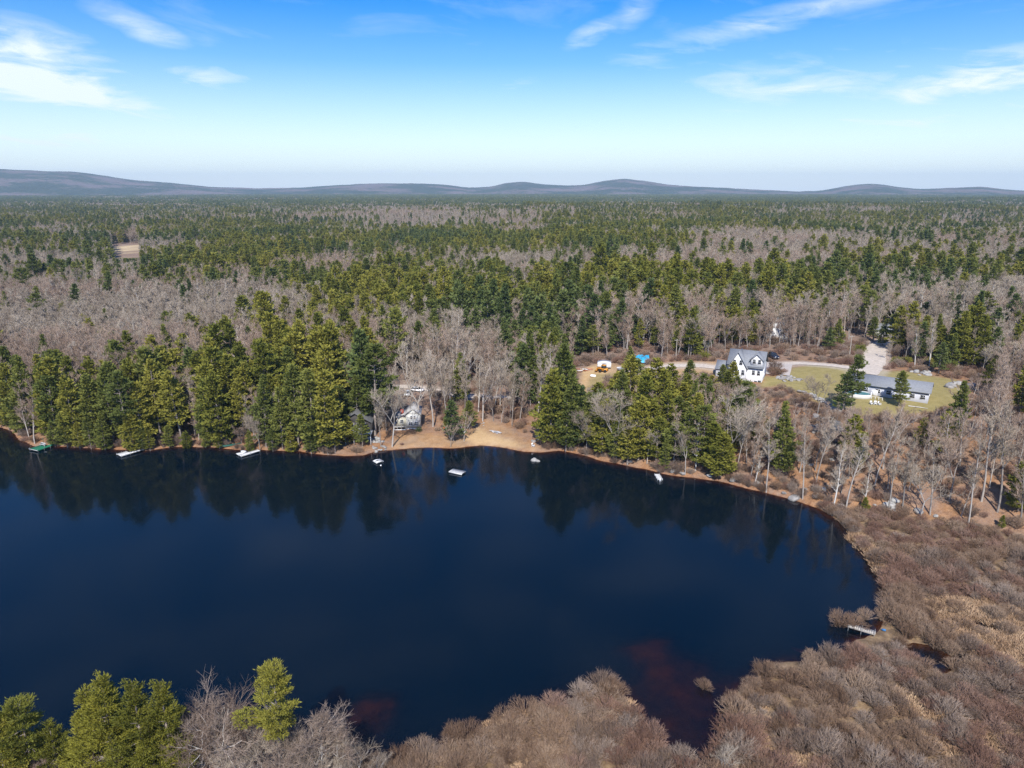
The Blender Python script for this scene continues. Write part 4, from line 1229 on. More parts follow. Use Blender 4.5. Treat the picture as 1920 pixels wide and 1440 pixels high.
heap('stone_heap', 'mossy pale boulders at the foot of the right-hand slope', 'stones', 1679, 950, 9, 1.8, 0.6, 1.1, [4, 1])
heap('white_debris', 'scattered pale driftwood and stones on the upper beach', 'debris', 904, 796, 7, 1.2, 0.15, 0.35, [1, 4])
bl = [(1490, 935), (1530, 930), (1558, 945), (1578, 950), (1510, 918), (1470, 925), (1545, 918), (1500, 862), (1478, 838), (1560, 862), (1520, 872), (1640, 948), (1722, 960), (1755, 968), (1830, 985),
      (1280, 888), (1262, 884), (1330, 893), (1375, 900), (1180, 866), (1000, 828), (1010, 822), (1420, 905)]
bl.sort()
for i, (u, v) in enumerate(bl):
    x, y, z = on_ground(u, v)
    r_ = part('boulder', ROCKS[[0, 4, 2, 1][i % 4]], None)
    s = random.uniform(0.45, 1.15)
    r_.location = (x, y, z + s * 0.15); r_.scale = (s * 1.3, s, s); r_.rotation_euler = (random.uniform(-.3, .3), random.uniform(-.3, .3), random.uniform(0, 6))
    lab = '%s boulder on the wooded right-hand bank, %s' % (['grey', 'pale', 'grey', 'lichen-white'][i % 4],
          ('%s from left' % ORD[i]) if i < 12 else ('%s from right' % ORD[len(bl) - 1 - i]))
    tag(r_, lab, 'boulder', 'boulders on the right-hand bank')

# small things on the beach and lawn
x_, y_, z_ = on_ground(930, 811)
o = thing('board_stack', 'loose stack of white boards and chairs lying on the sandy beach', 'boards', (x_, y_, z_), R(-38))
for i in range(9):
    p_ = bx('board', o, random.choice([MAT['whitetarp'], MAT['dockwhite'], MAT['bluewhite']]), -0.9, 0.9, -0.12, 0.12, 0, 0.05)
    p_.location = (random.gauss(0, 0.9), random.gauss(0, 0.4), 0.02 + 0.05 * i); p_.rotation_euler = (0, random.uniform(-.1, .1), random.uniform(-.5, .5))
def chair(u, v, rzd, lab):
    x, y, z = on_ground(u, v)
    o = thing('lawn_chair', lab, 'chair', (x, y, z), R(rzd), 'white lawn chairs')
    bx('seat', o, MAT['whitetarp'], -0.32, 0.32, -0.3, 0.35, 0.36, 0.42); b_ = bx('backrest', o, MAT['whitetarp'], -0.32, 0.32, 0.36, 0.42, 0.42, 1.05)
    for sx in (-0.28, 0.28):
        for sy in (-0.25, 0.3):
            bx('leg', o, MAT['whitetarp'], sx - 0.03, sx + 0.03, sy - 0.03, sy + 0.03, -0.1, 0.36)
        bx('armrest', o, MAT['whitetarp'], sx - 0.05, sx + 0.05, -0.3, 0.35, 0.6, 0.64)
chair(1634, 759, 10, 'white lawn chair below the long house, leftmost of three')
chair(1641, 759, -15, 'white lawn chair below the long house, middle of three')
chair(1649, 760, 30, 'white lawn chair below the long house, rightmost of three')
chair(1000, 838, 40, 'white lawn chair near the water at the right end of beach')
x_, y_, z_ = on_ground(1703, 762)
S = Segs(); S.add((0, 0, 0.15), (2.2, -1.4, 0.2), 0.16, 0.12); S.add((2.2, -1.4, 0.2), (4.0, -2.2, 0.1), 0.12, 0.06)
lg = part('fallen_log', S.mesh('fallen_log', MAT['birch'], 7), None); lg.location = (x_, y_, z_); tag(lg, 'pale fallen log on the ground in front of the long house', 'log')
x_, y_, z_ = on_ground(1657, 1183)
ob = lathe('barrel', None, MAT['bluebarrel'], [(0.01, -0.4), (0.26, -0.4), (0.29, 0), (0.26, 0.4), (0.01, 0.4)], 14)
ob.location = (x_, y_, z_ + 0.18); ob.scale = (0.62, 0.62, 0.7); ob.rotation_euler = (R(80), 0, R(50)); tag(ob, 'small blue plastic barrel caught in shrubs beside the plank dock', 'barrel')

# ================================================================= vegetation: forms
PINES = []      # (trunk mesh, crown mesh, natural height, tint word)
for i, (tint, kw) in enumerate([('yellow', dict(h=20, c0=0.18, Lmax=3.9)), ('yellow', dict(h=21, c0=0.34, Lmax=3.5, gap=0.25)), ('yellow', dict(h=18, c0=0.12, Lmax=3.6, taper=0.65)),
                                ('mid', dict(h=21, c0=0.2, Lmax=3.8)), ('mid', dict(h=20, c0=0.38, Lmax=3.9, gap=0.28, taper=0.6)), ('mid', dict(h=22, c0=0.15, Lmax=4.1, taper=0.95)),
                                ('dark', dict(h=20, c0=0.1, Lmax=3.6, taper=0.95, step=0.85)), ('dark', dict(h=19, c0=0.22, Lmax=3.8))]):
    t_, c_, _ = gen_pine(100 + i, MAT['pine_' + tint], **kw)
    PINES.append((t_, c_, top_of(c_), tint))
HIPINES = []
for i, (tint, kw) in enumerate([('yellow', dict(h=18, c0=0.25, Lmax=3.3, taper=0.62, gap=0.2)), ('mid', dict(h=18, c0=0.6, Lmax=3.3, gap=0.22, taper=0.55)), ('yellow', dict(h=18, c0=0.3, Lmax=3.0, taper=0.75, gap=0.24))]):
    t_, c_, _ = gen_pine(300 + i, MAT['pine_bright' if tint == 'yellow' else 'pine_yellow'], step=0.8, tl=0.36, tw=0.085, dens=3.6, per=22, k=7, jit=0.16, **kw)
    HIPINES.append((t_, c_, top_of(c_), tint))
BARES = []
for i, (bk, tw, kw) in enumerate([('bark_grey', 'twig', dict(h=17, spread=0.18, clear=0.28, n1=16, n3=5, up=0.9)), ('bark_grey', 'twig', dict(h=18, spread=0.155, clear=0.32, n1=15, n3=5, up=0.95)),
                                  ('bark_grey', 'twig_red', dict(h=16, spread=0.19, clear=0.28, n1=16, n3=5, up=0.85)), ('bark_grey', 'twig', dict(h=15, spread=0.30, clear=0.3, fork=True, n1=16)),
                                  ('birch', 'twig', dict(h=15, spread=0.15, clear=0.3, n1=17, up=0.9)), ('bark_grey', 'twig_red', dict(h=16, spread=0.24, clear=0.3, fork=True, n1=15, up=0.9))]):
    t_, c_, _ = gen_bare(500 + i, MAT[bk], MAT[tw], tw=0.021, **kw)
    BARES.append((t_, c_, top_of(t_, c_), 'birch' if bk == 'birch' else ('reddish' if tw == 'twig_red' else 'grey')))
HIBARES = []
for i, (bk, tw, kw) in enumerate([('birch', 'shrub_grey', dict(h=15, spread=0.36, clear=0.3, fork=True, n1=18, up=0.4)), ('birch', 'shrub_grey', dict(h=13, spread=0.34, clear=0.3, n1=16)),
                                  ('bark_grey', 'twig', dict(h=12, spread=0.38, clear=0.2, fork=True, n1=18))]):
    t_, c_, _ = gen_bare(600 + i, MAT[bk], MAT[tw], n2=7, n3=6, n4=4, tw=0.014, k=3, **kw)
    HIBARES.append((t_, c_, top_of(t_, c_), 'pale'))
SHRUBS = [(gen_shrub(700 + i, MAT[mt], h=hh_, r=rr_), wd_) for i, (mt, hh_, rr_, wd_) in enumerate([('shrub', 2.6, 1.9, 'tan-brown'), ('shrub', 2.3, 2.2, 'tan-brown'), ('shrub_grey', 2.9, 1.9, 'grey'), ('shrub_grey', 2.4, 2.1, 'grey'), ('shrub_red', 2.4, 1.9, 'reddish')])]
GRASS = [gen_grass(720 + i, MAT['straw']) for i in range(3)]

# proto objects kept out of the scene's collection, used only as sources for the uncountable masses
def proto_collection(name, metas):
    c = bpy.data.collections.new(name)
    for i, ms_ in enumerate(metas):
        # join parts into one mesh with two material slots
        Vs = []; Fq = []; mi = []; o = 0; mats = []
        for m_ in ms_:
            nv = len(m_.vertices); v = np.zeros(nv * 3, np.float32); m_.vertices.foreach_get('co', v)
            nl = len(m_.loops); li = np.zeros(nl, np.int32); m_.loops.foreach_get('vertex_index', li)
            Vs.append(v.reshape(-1, 3)); f = li.reshape(-1, 4) + o; Fq.append(f); o += nv
            mi.append(np.full(len(f), len(mats), np.int32)); mats.append(m_.materials[0])
        me = mesh_arrays('%s_form' % name, np.concatenate(Vs), [np.concatenate(Fq)], mats)
        me.polygons.foreach_set('material_index', np.concatenate(mi))
        ob = bpy.data.objects.new('%s_form_%s' % (name, 'abcdefghijkl'[i]), me)
        c.objects.link(ob)
    return c
def scatter(name, coll, P, S, RZ, IDX, label, cat):
    me = bpy.data.meshes.new(name)
    P = np.ascontiguousarray(P, np.float32)
    me.vertices.add(len(P)); me.vertices.foreach_set('co', P.ravel())
    a = me.attributes.new('scl', 'FLOAT_VECTOR', 'POINT'); a.data.foreach_set('vector', np.ascontiguousarray(S, np.float32).ravel())
    a = me.attributes.new('rot', 'FLOAT_VECTOR', 'POINT'); rv = np.zeros((len(P), 3), np.float32); rv[:, 2] = RZ; a.data.foreach_set('vector', rv.ravel())
    a = me.attributes.new('form', 'INT', 'POINT'); a.data.foreach_set('value', np.ascontiguousarray(IDX, np.int32))
    ob = part(name, me, None)
    ob['kind'] = 'stuff'; ob['label'] = label; ob['category'] = cat
    ng = bpy.data.node_groups.new(name, 'GeometryNodeTree')
    ng.interface.new_socket('Geometry', in_out='INPUT', socket_type='NodeSocketGeometry')
    ng.interface.new_socket('Geometry', in_out='OUTPUT', socket_type='NodeSocketGeometry')
    N = ng.nodes; Lk = ng.links
    gi = N.new('NodeGroupInput'); go = N.new('NodeGroupOutput')
    ip = N.new('GeometryNodeInstanceOnPoints'); ci = N.new('GeometryNodeCollectionInfo')
    ci.inputs['Collection'].default_value = coll
    ci.inputs['Separate Children'].default_value = True
    ci.inputs['Reset Children'].default_value = True
    def na(nm, t):
        q = N.new('GeometryNodeInputNamedAttribute'); q.data_type = t; q.inputs['Name'].default_value = nm; return q.outputs['Attribute']
    Lk.new(gi.outputs[0], ip.inputs['Points']); Lk.new(ci.outputs[0], ip.inputs['Instance'])
    ip.inputs['Pick Instance'].default_value = True
    Lk.new(na('form', 'INT'), ip.inputs['Instance Index'])
    Lk.new(na('rot', 'FLOAT_VECTOR'), ip.inputs['Rotation']); Lk.new(na('scl', 'FLOAT_VECTOR'), ip.inputs['Scale'])
    Lk.new(ip.outputs[0], go.inputs[0])
    md = ob.modifiers.new('spread', 'NODES'); md.node_group = ng
    return ob

# ================================================================= where trees stand
# share of conifers, tenths, read off the photograph: 24 columns of 80 px, rows of 25 px from y = 372
PINE_ROWS = """654345566888877788876566 776655442123356777766666 777776673223588877566533 766447755888888752233455 356588878888755311123343
225888655432221111121212 565777766887777344567877 002243478999886666788765 221024488999887644377423 022135577877775564236462 003243333542663432325464
001233444211663100312353 412344556200424321000132 868888878000346531100121 989998888000257643100011 999998888010258742110011 999998887010147652120010
888876775010045552110000 555554443000033434110001""".split()
PM = np.array([[int(c) for c in r] for r in PINE_ROWS], float) / 10.0
def pine_share(u, v):
    fu = np.clip((u - 40) / 80, 0, 22.999); fv = np.clip((v - 372) / 25, 0, PM.shape[0] - 1.001)
    i = fu.astype(int); j = fv.astype(int); a = fu - i; b2 = fv - j
    return (PM[j, i] * (1 - a) + PM[j, i + 1] * a) * (1 - b2) + (PM[j + 1, i] * (1 - a) + PM[j + 1, i + 1] * a) * b2

# trees read off the photograph one by one: x, top y, foot y, tint (pines)
PX = [(30, 676, 806, 'yellow'), (58, 663, 814, 'mid'), (86, 682, 806, 'mid'), (8, 690, 792, 'yellow'), (110, 698, 830, 'mid'), (144, 697, 833, 'yellow'), (180, 697, 832, 'mid'), (215, 684, 832, 'mid'), (242, 690, 840, 'mid'),
      (268, 712, 838, 'yellow'), (292, 645, 800, 'mid'), (310, 650, 790, 'mid'), (217, 618, 706, 'mid'), (322, 604, 718, 'mid'), (357, 622, 730, 'yellow'), (370, 648, 785, 'dark'), (342, 690, 832, 'yellow'), (395, 610, 708, 'yellow'),
      (424, 611, 700, 'yellow'), (425, 655, 790, 'mid'), (470, 608, 692, 'dark'), (417, 690, 834, 'yellow'), (390, 706, 832, 'mid'), (470, 672, 800, 'mid'), (515, 664, 770, 'mid'), (565, 610, 776, 'yellow'), (552, 646, 790, 'mid'),
      (561, 680, 838, 'mid'), (590, 688, 846, 'mid'), (530, 722, 842, 'mid'), (500, 700, 838, 'mid'), (615, 690, 850, 'yellow'), (606, 730, 845, 'mid'), (628, 740, 848, 'yellow'), (642, 604, 690, 'dark'), (616, 612, 686, 'yellow'),
      (690, 612, 806, 'dark'), (704, 640, 816, 'mid'), (644, 670, 800, 'mid'), (672, 700, 815, 'mid'), (680, 775, 838, 'mid'), (720, 604, 700, 'mid'), (786, 600, 690, 'mid'), (640, 720, 818, 'mid'), (652, 776, 832, 'yellow'),
      (867, 660, 756, 'mid'), (850, 748, 826, 'dark'), (880, 750, 806, 'mid'), (838, 775, 815, 'mid'), (990, 614, 762, 'mid'), (978, 640, 764, 'dark'), (1020, 600, 700, 'mid'), (1033, 686, 838, 'yellow'), (1045, 700, 836, 'mid'), (1070, 690, 838, 'mid'),
      (1085, 720, 838, 'dark'), (1060, 730, 846, 'mid'), (1118, 716, 805, 'yellow'), (1140, 730, 835, 'mid'), (1178, 664, 790, 'yellow'), (1165, 690, 800, 'mid'), (1206, 700, 830, 'yellow'), (1226, 668, 800, 'yellow'), (1240, 690, 815, 'yellow'), (1258, 680, 770, 'yellow'),
      (1291, 673, 730, 'mid'), (1176, 786, 870, 'yellow'), (1196, 740, 862, 'yellow'), (1218, 745, 850, 'yellow'), (1250, 730, 838, 'yellow'), (1270, 740, 820, 'mid'), (1318, 756, 872, 'mid'), (1334, 790, 884, 'yellow'), (1352, 806, 892, 'yellow'),
      (1353, 682, 722, 'mid'), (1372, 677, 734, 'yellow'), (1392, 712, 790, 'mid'), (1404, 716, 776, 'yellow'), (1331, 702, 750, 'yellow'), (1594, 662, 772, 'mid'), (1580, 692, 774, 'dark'), (1685, 692, 762, 'mid'), (1788, 708, 822, 'mid'),
      (1474, 812, 872, 'dark'), (1596, 775, 872, 'yellow'), (1608, 815, 880, 'yellow'), (1726, 780, 840, 'yellow'), (1621, 930, 958, 'yellow'), (1909, 858, 958, 'yellow'), (1876, 964, 992, 'yellow'), (1873, 820, 858, 'yellow'),
      (1680, 570, 658, 'yellow'), (1707, 562, 660, 'yellow'), (1797, 508, 600, 'yellow'), (1795, 580, 692, 'yellow'), (1812, 560, 690, 'yellow'), (1840, 586, 694, 'yellow'), (1753, 586, 668, 'mid'), (1780, 622, 694, 'mid'), (1722, 600, 680, 'dark'), (1760, 640, 700, 'dark'),
      (1570, 596, 650, 'mid'), (1552, 612, 655, 'dark'), (1887, 546, 640, 'dark'), (1913, 592, 650, 'dark'), (1420, 558, 634, 'dark'), (1330, 565, 640, 'mid'), (1367, 572, 640, 'dark'), (1397, 588, 640, 'dark'), (1182, 648, 690, 'mid'), (1300, 600, 668, 'mid'), (1672, 586, 652, 'mid'), (1700, 592, 655, 'dark'), (1655, 598, 648, 'mid'), (1636, 592, 640, 'mid'), (1362, 694, 744, 'yellow'), (1382, 704, 752, 'mid'),
      (104, 786, 838, 'mid'), (128, 770, 841, 'mid'), (150, 790, 842, 'yellow'), (172, 778, 843, 'mid'), (198, 772, 845, 'mid'), (250, 770, 847, 'yellow'), (268, 788, 846, 'mid'), (282, 800, 845, 'yellow'),
      (318, 796, 841, 'mid'), (352, 806, 842, 'yellow'), (386, 800, 841, 'mid'), (412, 806, 842, 'yellow'), (470, 804, 847, 'mid'), (512, 800, 849, 'mid'), (546, 806, 850, 'yellow'), (584, 800, 853, 'mid'), (18, 760, 806, 'mid'), (5, 772, 800, 'yellow'), (36, 770, 816, 'mid'),
      (1105, 735, 845, 'mid'), (1128, 745, 850, 'yellow'), (1152, 692, 770, 'yellow'), (1190, 672, 742, 'mid'), (1212, 690, 772, 'yellow'), (1245, 700, 790, 'mid'), (1275, 715, 800, 'yellow'), (1300, 735, 850, 'yellow'), (1285, 760, 868, 'mid'), (1310, 720, 790, 'mid'), (1230, 780, 868, 'yellow'), (1262, 790, 876, 'mid'), (1155, 790, 862, 'mid'), (1365, 760, 850, 'yellow'), (1380, 740, 820, 'mid'), (1345, 740, 815, 'yellow'), (1420, 760, 830, 'yellow')]
# bare trees read off the photograph: x, top y, foot y, form
BXT = [(735, 694, 838, 3), (714, 745, 838, 0), (790, 640, 800, 3), (812, 660, 800, 0), (770, 668, 770, 5), (905, 680, 790, 3), (925, 700, 790, 2), (960, 720, 800, 0), (975, 690, 790, 2), (940, 735, 792, 5), (838, 680, 798, 0),
       (1532, 690, 780, 3), (1213, 788, 870, 3), (1150, 715, 858, 3), (1100, 760, 850, 3), (1365, 730, 880, 3), (1415, 840, 908, 4), (1437, 780, 922, 1), (1505, 780, 935, 1), (1530, 770, 905, 0), (1586, 800, 955, 0), (1664, 800, 962, 1),
       (1690, 810, 962, 1), (1725, 850, 972, 3), (1744, 820, 965, 1), (1815, 800, 985, 1), (1840, 740, 940, 0), (1870, 700, 960, 0), (1895, 740, 930, 2), (1640, 760, 910, 0), (1655, 745, 880, 5), (1780, 800, 940, 5), (1618, 860, 955, 4), (1562, 830, 955, 4),
       (1668, 625, 676, 1), (1715, 610, 690, 4), (1742, 600, 688, 4), (488, 770, 846, 3), (455, 790, 840, 5), (870, 772, 828, 5), (845, 790, 838, 5)]

placed = []        # x, y kept free by single trees
pine_items = []    # dicts: x, y, h, form, wide
bare_items = []
def tree_from_px(u, vt, vb):
    x, y = ground(u, vb)
    z = z1(x, y)
    a, b_, c = ray(u, vt)
    r_ = math.hypot(x, y); t = r_ / math.hypot(a, b_)
    h = CAM_H + c * t - z
    return x, y, z, h
byt = {'yellow': [0, 1, 2], 'mid': [3, 4, 5], 'dark': [6, 7]}
for (u, vt, vb, tint) in PX:
    x, y, z, h = tree_from_px(u, vt, vb)
    h = float(np.clip(h, 2.5, 33))
    pine_items.append(dict(x=x, y=y, z=z, h=h, form=(random.choice({'yellow': [0, 2], 'mid': [3, 5], 'dark': [6]}[tint]) if h < 10 else random.choice(byt[tint])), wide=random.uniform(1.05, 1.3) * (1.25 if h < 14 else 1.0) * (1.15 if 1100 < u < 1460 else 1.0), exp=True))
for (u, vt, vb, form) in BXT:
    x, y, z, h = tree_from_px(u, vt, vb)
    bare_items.append(dict(x=x, y=y, z=z, h=float(np.clip(h, 3, 24)), form=form, wide=random.uniform(0.95, 1.2), exp=True))
ex_xy = np.array([(d['x'], d['y']) for d in pine_items + bare_items])

CLEAR = [(1600, 1765, 692, 758), (1432, 1600, 672, 748), (1356, 1432, 658, 712), (1086, 1150, 672, 722), (1184, 1222, 660, 682), (742, 792, 752, 806), (748, 796, 716, 746),
         (1590, 1672, 640, 700), (645, 695, 785, 822), (820, 842, 790, 806), (895, 1010, 790, 845), (1240, 1345, 675, 695), (212, 258, 457, 480)]
KEEP_OUT = [SITE, PAD, YARD, FIELD]
def jitter_grid(y0, y1, sp, seed):
    g = np.random.default_rng(seed)
    w = y1 * 0.82 + 30
    xs = np.arange(-w, w, sp); ys = np.arange(y0, y1, sp)
    xx, yy = np.meshgrid(xs, ys)
    xx = (xx + g.uniform(-0.48, 0.48, xx.shape) * sp).ravel(); yy = (yy + g.uniform(-0.48, 0.48, yy.shape) * sp).ravel()
    k = np.abs(xx) < yy * 0.80 + 28
    return xx[k], yy[k], g
far_pts = []
for (y0, y1, sp, seed) in ((118, 300, 3.9, 1), (300, 470, 4.6, 2), (470, 1000, 5.6, 3), (1000, 2300, 7.6, 4)):
    x, y, g = jitter_grid(y0, y1, sp, seed)
    ok = np.ones(len(x), bool)
    if y0 < 1000:
        d1 = lake_d(x, y); d2_ = sdist(MARSH, x, y)
        ok &= (d1 > 0.4) & (d2_ > 1.5)
        # the marsh side and its bank carry shrubs, not trees
        for kp in KEEP_OUT:
            ok &= sdist(kp, x, y) > 1.0
        for rd, w in zip(ROADS, ROADW):
            ok &= pdist(rd, x, y, False) > w / 2 + 1.5
        if y0 < 400:
            dd = np.min((x[:, None] - ex_xy[None, :, 0]) ** 2 + (y[:, None] - ex_xy[None, :, 1]) ** 2, 1)
            ok &= dd > 2.2 ** 2
    x, y = x[ok], y[ok]
    z = tz(x, y)
    u, v = project(x, y, z + 11)
    sh = pine_share(u, v)
    patch = fbm(x / 38, y / 38, 201, 3)
    rnd = g.random(len(x))
    sh = sh ** 1.15
    isp = rnd < np.clip(sh * 1.02 + patch * 1.1 * sh * (1 - sh) * 4 * 0.55, 0, 1)
    drop = isp & (g.random(len(x)) < (0.56 if y0 < 300 else 0.34))
    keep = ~(drop & (g.random(len(x)) < 0.45))
    isp &= ~drop
    _, vb = project(x, y, z)
    # the leaf-strewn slope on the right and the ground behind the beach are thinly treed
    thin = (u > 1400) & (vb > 735) & (y < 260)
    keep &= ~(thin & ~isp & (g.random(len(x)) < 0.50))
    thin2 = (u > 735) & (u < 1020) & (vb > 715) & (y < 260)
    keep &= ~(thin2 & ~isp & (g.random(len(x)) < 0.62))
    hb = 17.0 + 3.2 * fbm(x / 60, y / 60, 205, 2) * 2 + g.normal(0, 1.6, len(x))
    hp = 18.5 + 6 * fbm(x / 70, y / 70, 207, 2) * 2 + g.normal(0, 3.4 if y0 < 400 else 2.4, len(x))
    hp = np.where((y < 260) & (u > 1080), hp * 0.75, hp)
    hb = np.where((y < 260) & (u > 1050), hb * 0.78, hb)
    tn = fbm(x / 90, y / 90, 209, 3) + g.normal(0, 0.09, len(x))
    yel = tn > 0.02
    drk = tn < -0.15
    pf = np.where(yel, g.integers(0, 3, len(x)), np.where(drk, g.integers(6, 8, len(x)), g.integers(3, 6, len(x))))
    red = fbm(x / 110, y / 80, 211, 2) + g.normal(0, 0.10, len(x))
    bf = np.where(red > 0.06, np.where(g.random(len(x)) < 0.8, 2, 5), np.where(g.random(len(x)) < 0.24, 4, g.choice([0, 0, 1, 1, 3], len(x))))
    # nothing grows tall where the photograph looks over it at a house, lawn or lane
    if y0 < 1000:
        for (ua, ub, va, vb_) in CLEAR:
            hh_ = np.where(isp, hp, hb)
            hw = np.where(isp, 3.2, 3.0) * F_PX / np.hypot(x, y)
            _, vt = project(x, y, z + hh_)
            cov = (u + hw > ua) & (u - hw < ub) & (vt < vb_) & (vb > va)
            # height whose top stays under the lower edge of the view
            tt = np.hypot(x, y)
            low_ = np.zeros(len(x))
            for q in np.nonzero(cov)[0]:
                a_, b_, c_ = ray(u[q], vb_ + 3)
                low_[q] = CAM_H + c_ * tt[q] / math.hypot(a_, b_) - z[q]
            short = cov & (low_ < 4.0)
            keep &= ~short
            fit = cov & ~short
            hp = np.where(fit, np.minimum(hp, low_), hp); hb = np.where(fit, np.minimum(hb, low_), hb)
    for i in np.nonzero(keep)[0]:
        if isp[i]:
            pine_items.append(dict(x=x[i], y=y[i], z=z[i], h=float(np.clip(hp[i], 4, 30)), form=int(pf[i]), wide=g.uniform(1.0, 1.35)))
        else:
            bare_items.append(dict(x=x[i], y=y[i], z=z[i], h=float(np.clip(hb[i], 4, 22)), form=int(bf[i]), wide=g.uniform(0.9, 1.25)))

# trees on the near bank at the lower left, read by their tops: x, top y, height
for (u, vt, h, f) in [(190, 1262, 18, 0), (150, 1290, 16, 2), (250, 1278, 17.5, 2), (302, 1272, 17, 2), (30, 1308, 15, 1), (-20, 1320, 15, 0), (506, 1246, 18, 1), (90, 1345, 12, 0), (280, 1340, 13, 0), (30, 1370, 11, 2)]:
    x, y = flat(u, vt, h + 0.8)
    pine_items.append(dict(x=x, y=y, z=z1(x, y), h=float(h), form=100 + f, wide=random.uniform(1.05, 1.2) * (0.95 if u > 280 else 1.05), exp=True))
for (u, vt, h, f) in [(392, 1256, 15, 0), (430, 1276, 14.5, 0), (355, 1300, 13, 1), (460, 1300, 13, 1), (590, 1308, 13, 1), (560, 1345, 11, 2), (625, 1352, 10, 1), (520, 1345, 11, 0), (485, 1340, 11.5, 2), (410, 1345, 11.5, 2), (660, 1385, 7.5, 2),
                      (240, 1385, 10, 1), (170, 1400, 9, 1), (110, 1385, 9.5, 0), (60, 1400, 9, 1), (10, 1405, 9, 1), (310, 1380, 10, 2), (590, 1390, 8, 2), (700, 1408, 5.5, 2), (1362, 1388, 5.0, 2), (440, 1400, 9, 2), (545, 1405, 8, 1), (370, 1395, 9.5, 1), (640, 1420, 6.5, 2), (490, 1410, 8.5, 0)]:
    x, y = flat(u, vt, h + 0.6)
    bare_items.append(dict(x=x, y=y, z=max(z1(x, y), 0.0), h=float(h), form=100 + f, wide=random.uniform(0.95, 1.15), exp=True))

# ---- the largest 300 of each kind become single trees, the rest one mass
def split(items, nmax):
    for d in items:
        d['u'], d['v'] = project(d['x'], d['y'], d['z'])
        d['um'], d['vm'] = project(d['x'], d['y'], d['z'] + d['h'] * 0.7)
        inv = (-30 < d['um'] < 1950)
        d['score'] = (1e3 if d.get('exp') else 0) + (d['h'] / math.hypot(d['x'], d['y']) if inv else -1)
    items.sort(key=lambda d: -d['score'])
    return items[:nmax], items[nmax:]
p_one, p_rest = split(pine_items, 300)
b_one, b_rest = split(bare_items, 300)
def plant_tree(d, name, forms, hi, group):
    tm, cm, h0, word = hi[d['form'] - 100] if d['form'] >= 100 else forms[d['form']]
    o = bpy.data.objects.new(name, None); o.empty_display_size = 0.3
    COL.objects.link(o)
    o.location = (d['x'], d['y'], d['z'] - 0.05)
    s = d['h'] / h0
    o.scale = (s * d['wide'], s * d['wide'], s)
    o.rotation_euler = (random.gauss(0, 0.02), random.gauss(0, 0.02), random.uniform(0, 6.28))
    part('trunk', tm, o); part('crown', cm, o)
    o['group'] = group; o['category'] = 'tree'
    d['obj'] = o; d['word'] = word
for d in p_one:
    plant_tree(d, 'pine_tree', PINES, HIPINES, 'pines standing singly around the lake')
for d in b_one:
    plant_tree(d, 'bare_tree', BARES, HIBARES, 'leafless trees around the lake')

def arr(items):
    P = np.array([(d['x'], d['y'], d['z'] - 0.1) for d in items])
    return P
pc = proto_collection('forest_pine', [(t, c) for t, c, _, _ in PINES])
bc = proto_collection('forest_bare', [(t, c) for t, c, _, _ in BARES])
def spread(name, items, forms, coll, label, cat):
    S = np.array([(d['h'] / forms[d['form']][2] * d['wide'], d['h'] / forms[d['form']][2] * d['wide'], d['h'] / forms[d['form']][2]) for d in items])
    return scatter(name, coll, arr(items), S, rng.uniform(0, 6.28, len(items)), [d['form'] for d in items], label, cat)
spread('pine_forest', p_rest, PINES, pc, 'dense green pine forest stretching back from the lake', 'forest')
spread('bare_forest', b_rest, BARES, bc, 'leafless greyish hardwood forest filling the plain', 'forest')

# ---- the farthest woods: clumps of small trees
def clump_mesh(seed, pine):
    g = np.random.default_rng(seed)
    Vs = []; Fs = []; o = 0
    if pine:
        lights = [gen_pine(900 + i, MAT[mt], h=19, c0=0.15, Lmax=3.6, step=1.6, tl=1.9, tw=1.15, dens=1.1, per=2, k=3)[2] for i, mt in enumerate(['pine_mid', 'pine_dark'])]
    else:
        lights = []
        for i in range(2):
            T, W = gen_bare(920 + i, MAT['bark_grey'], MAT['twig'], h=16, spread=0.27, clear=0.35, n1=10, n2=5, n3=4, n4=0, tw=0.06)[2]
            V1, F1 = tubes(T.a, T.b, T.r, T.q, 3); V2, F2 = tubes(W.a, W.b, np.array(W.r) * 1.8, np.array(W.q) * 1.8, 3)
            lights.append((np.concatenate([V1, V2]), np.concatenate([F1, F2 + len(V1)])))
    for i in range(15):
        V, F = lights[i % 2]
        a = g.uniform(0, 6.28); s = g.uniform(0.75, 1.2)
        c, sn = math.cos(a), math.sin(a)
        W_ = np.stack([V[:, 0] * c - V[:, 1] * sn, V[:, 0] * sn + V[:, 1] * c, V[:, 2]], 1) * s
        W_ += np.array([g.uniform(-15, 15), g.uniform(-15, 15), -0.5])
        Vs.append(W_); Fs.append(F + o); o += len(W_)
    return mesh_arrays('clump', np.concatenate(Vs), [np.concatenate(Fs)], MAT[('pine_mid', 'pine_dark')[seed % 2]] if pine else MAT[('twig', 'twig_red')[seed % 2]])
cc = bpy.data.collections.new('far_clumps')
for i, pn in enumerate([True, True, True, False, False]):
    cc.objects.link(bpy.data.objects.new('far_clump_' + 'abcde'[i], clump_mesh(40 + i, pn)))
x, y, g = jitter_grid(2300, 6900, 27, 77)
z = tz(x, y)
u, v = project(x, y, z + 10)
sh = np.clip(pine_share(u, v) + 1.3 * fbm(x / 420, y / 300, 231, 3), 0, 1)
isp = g.random(len(x)) < sh
form = np.where(isp, g.integers(0, 3, len(x)), g.integers(3, 5, len(x)))
sc = g.uniform(0.85, 1.2, len(x))
scatter('far_forest', cc, np.stack([x, y, z], 1), np.stack([sc, sc, sc], 1), g.uniform(0, 6.28, len(x)), form, 'far mixed forest running to the foot of the hills', 'forest')

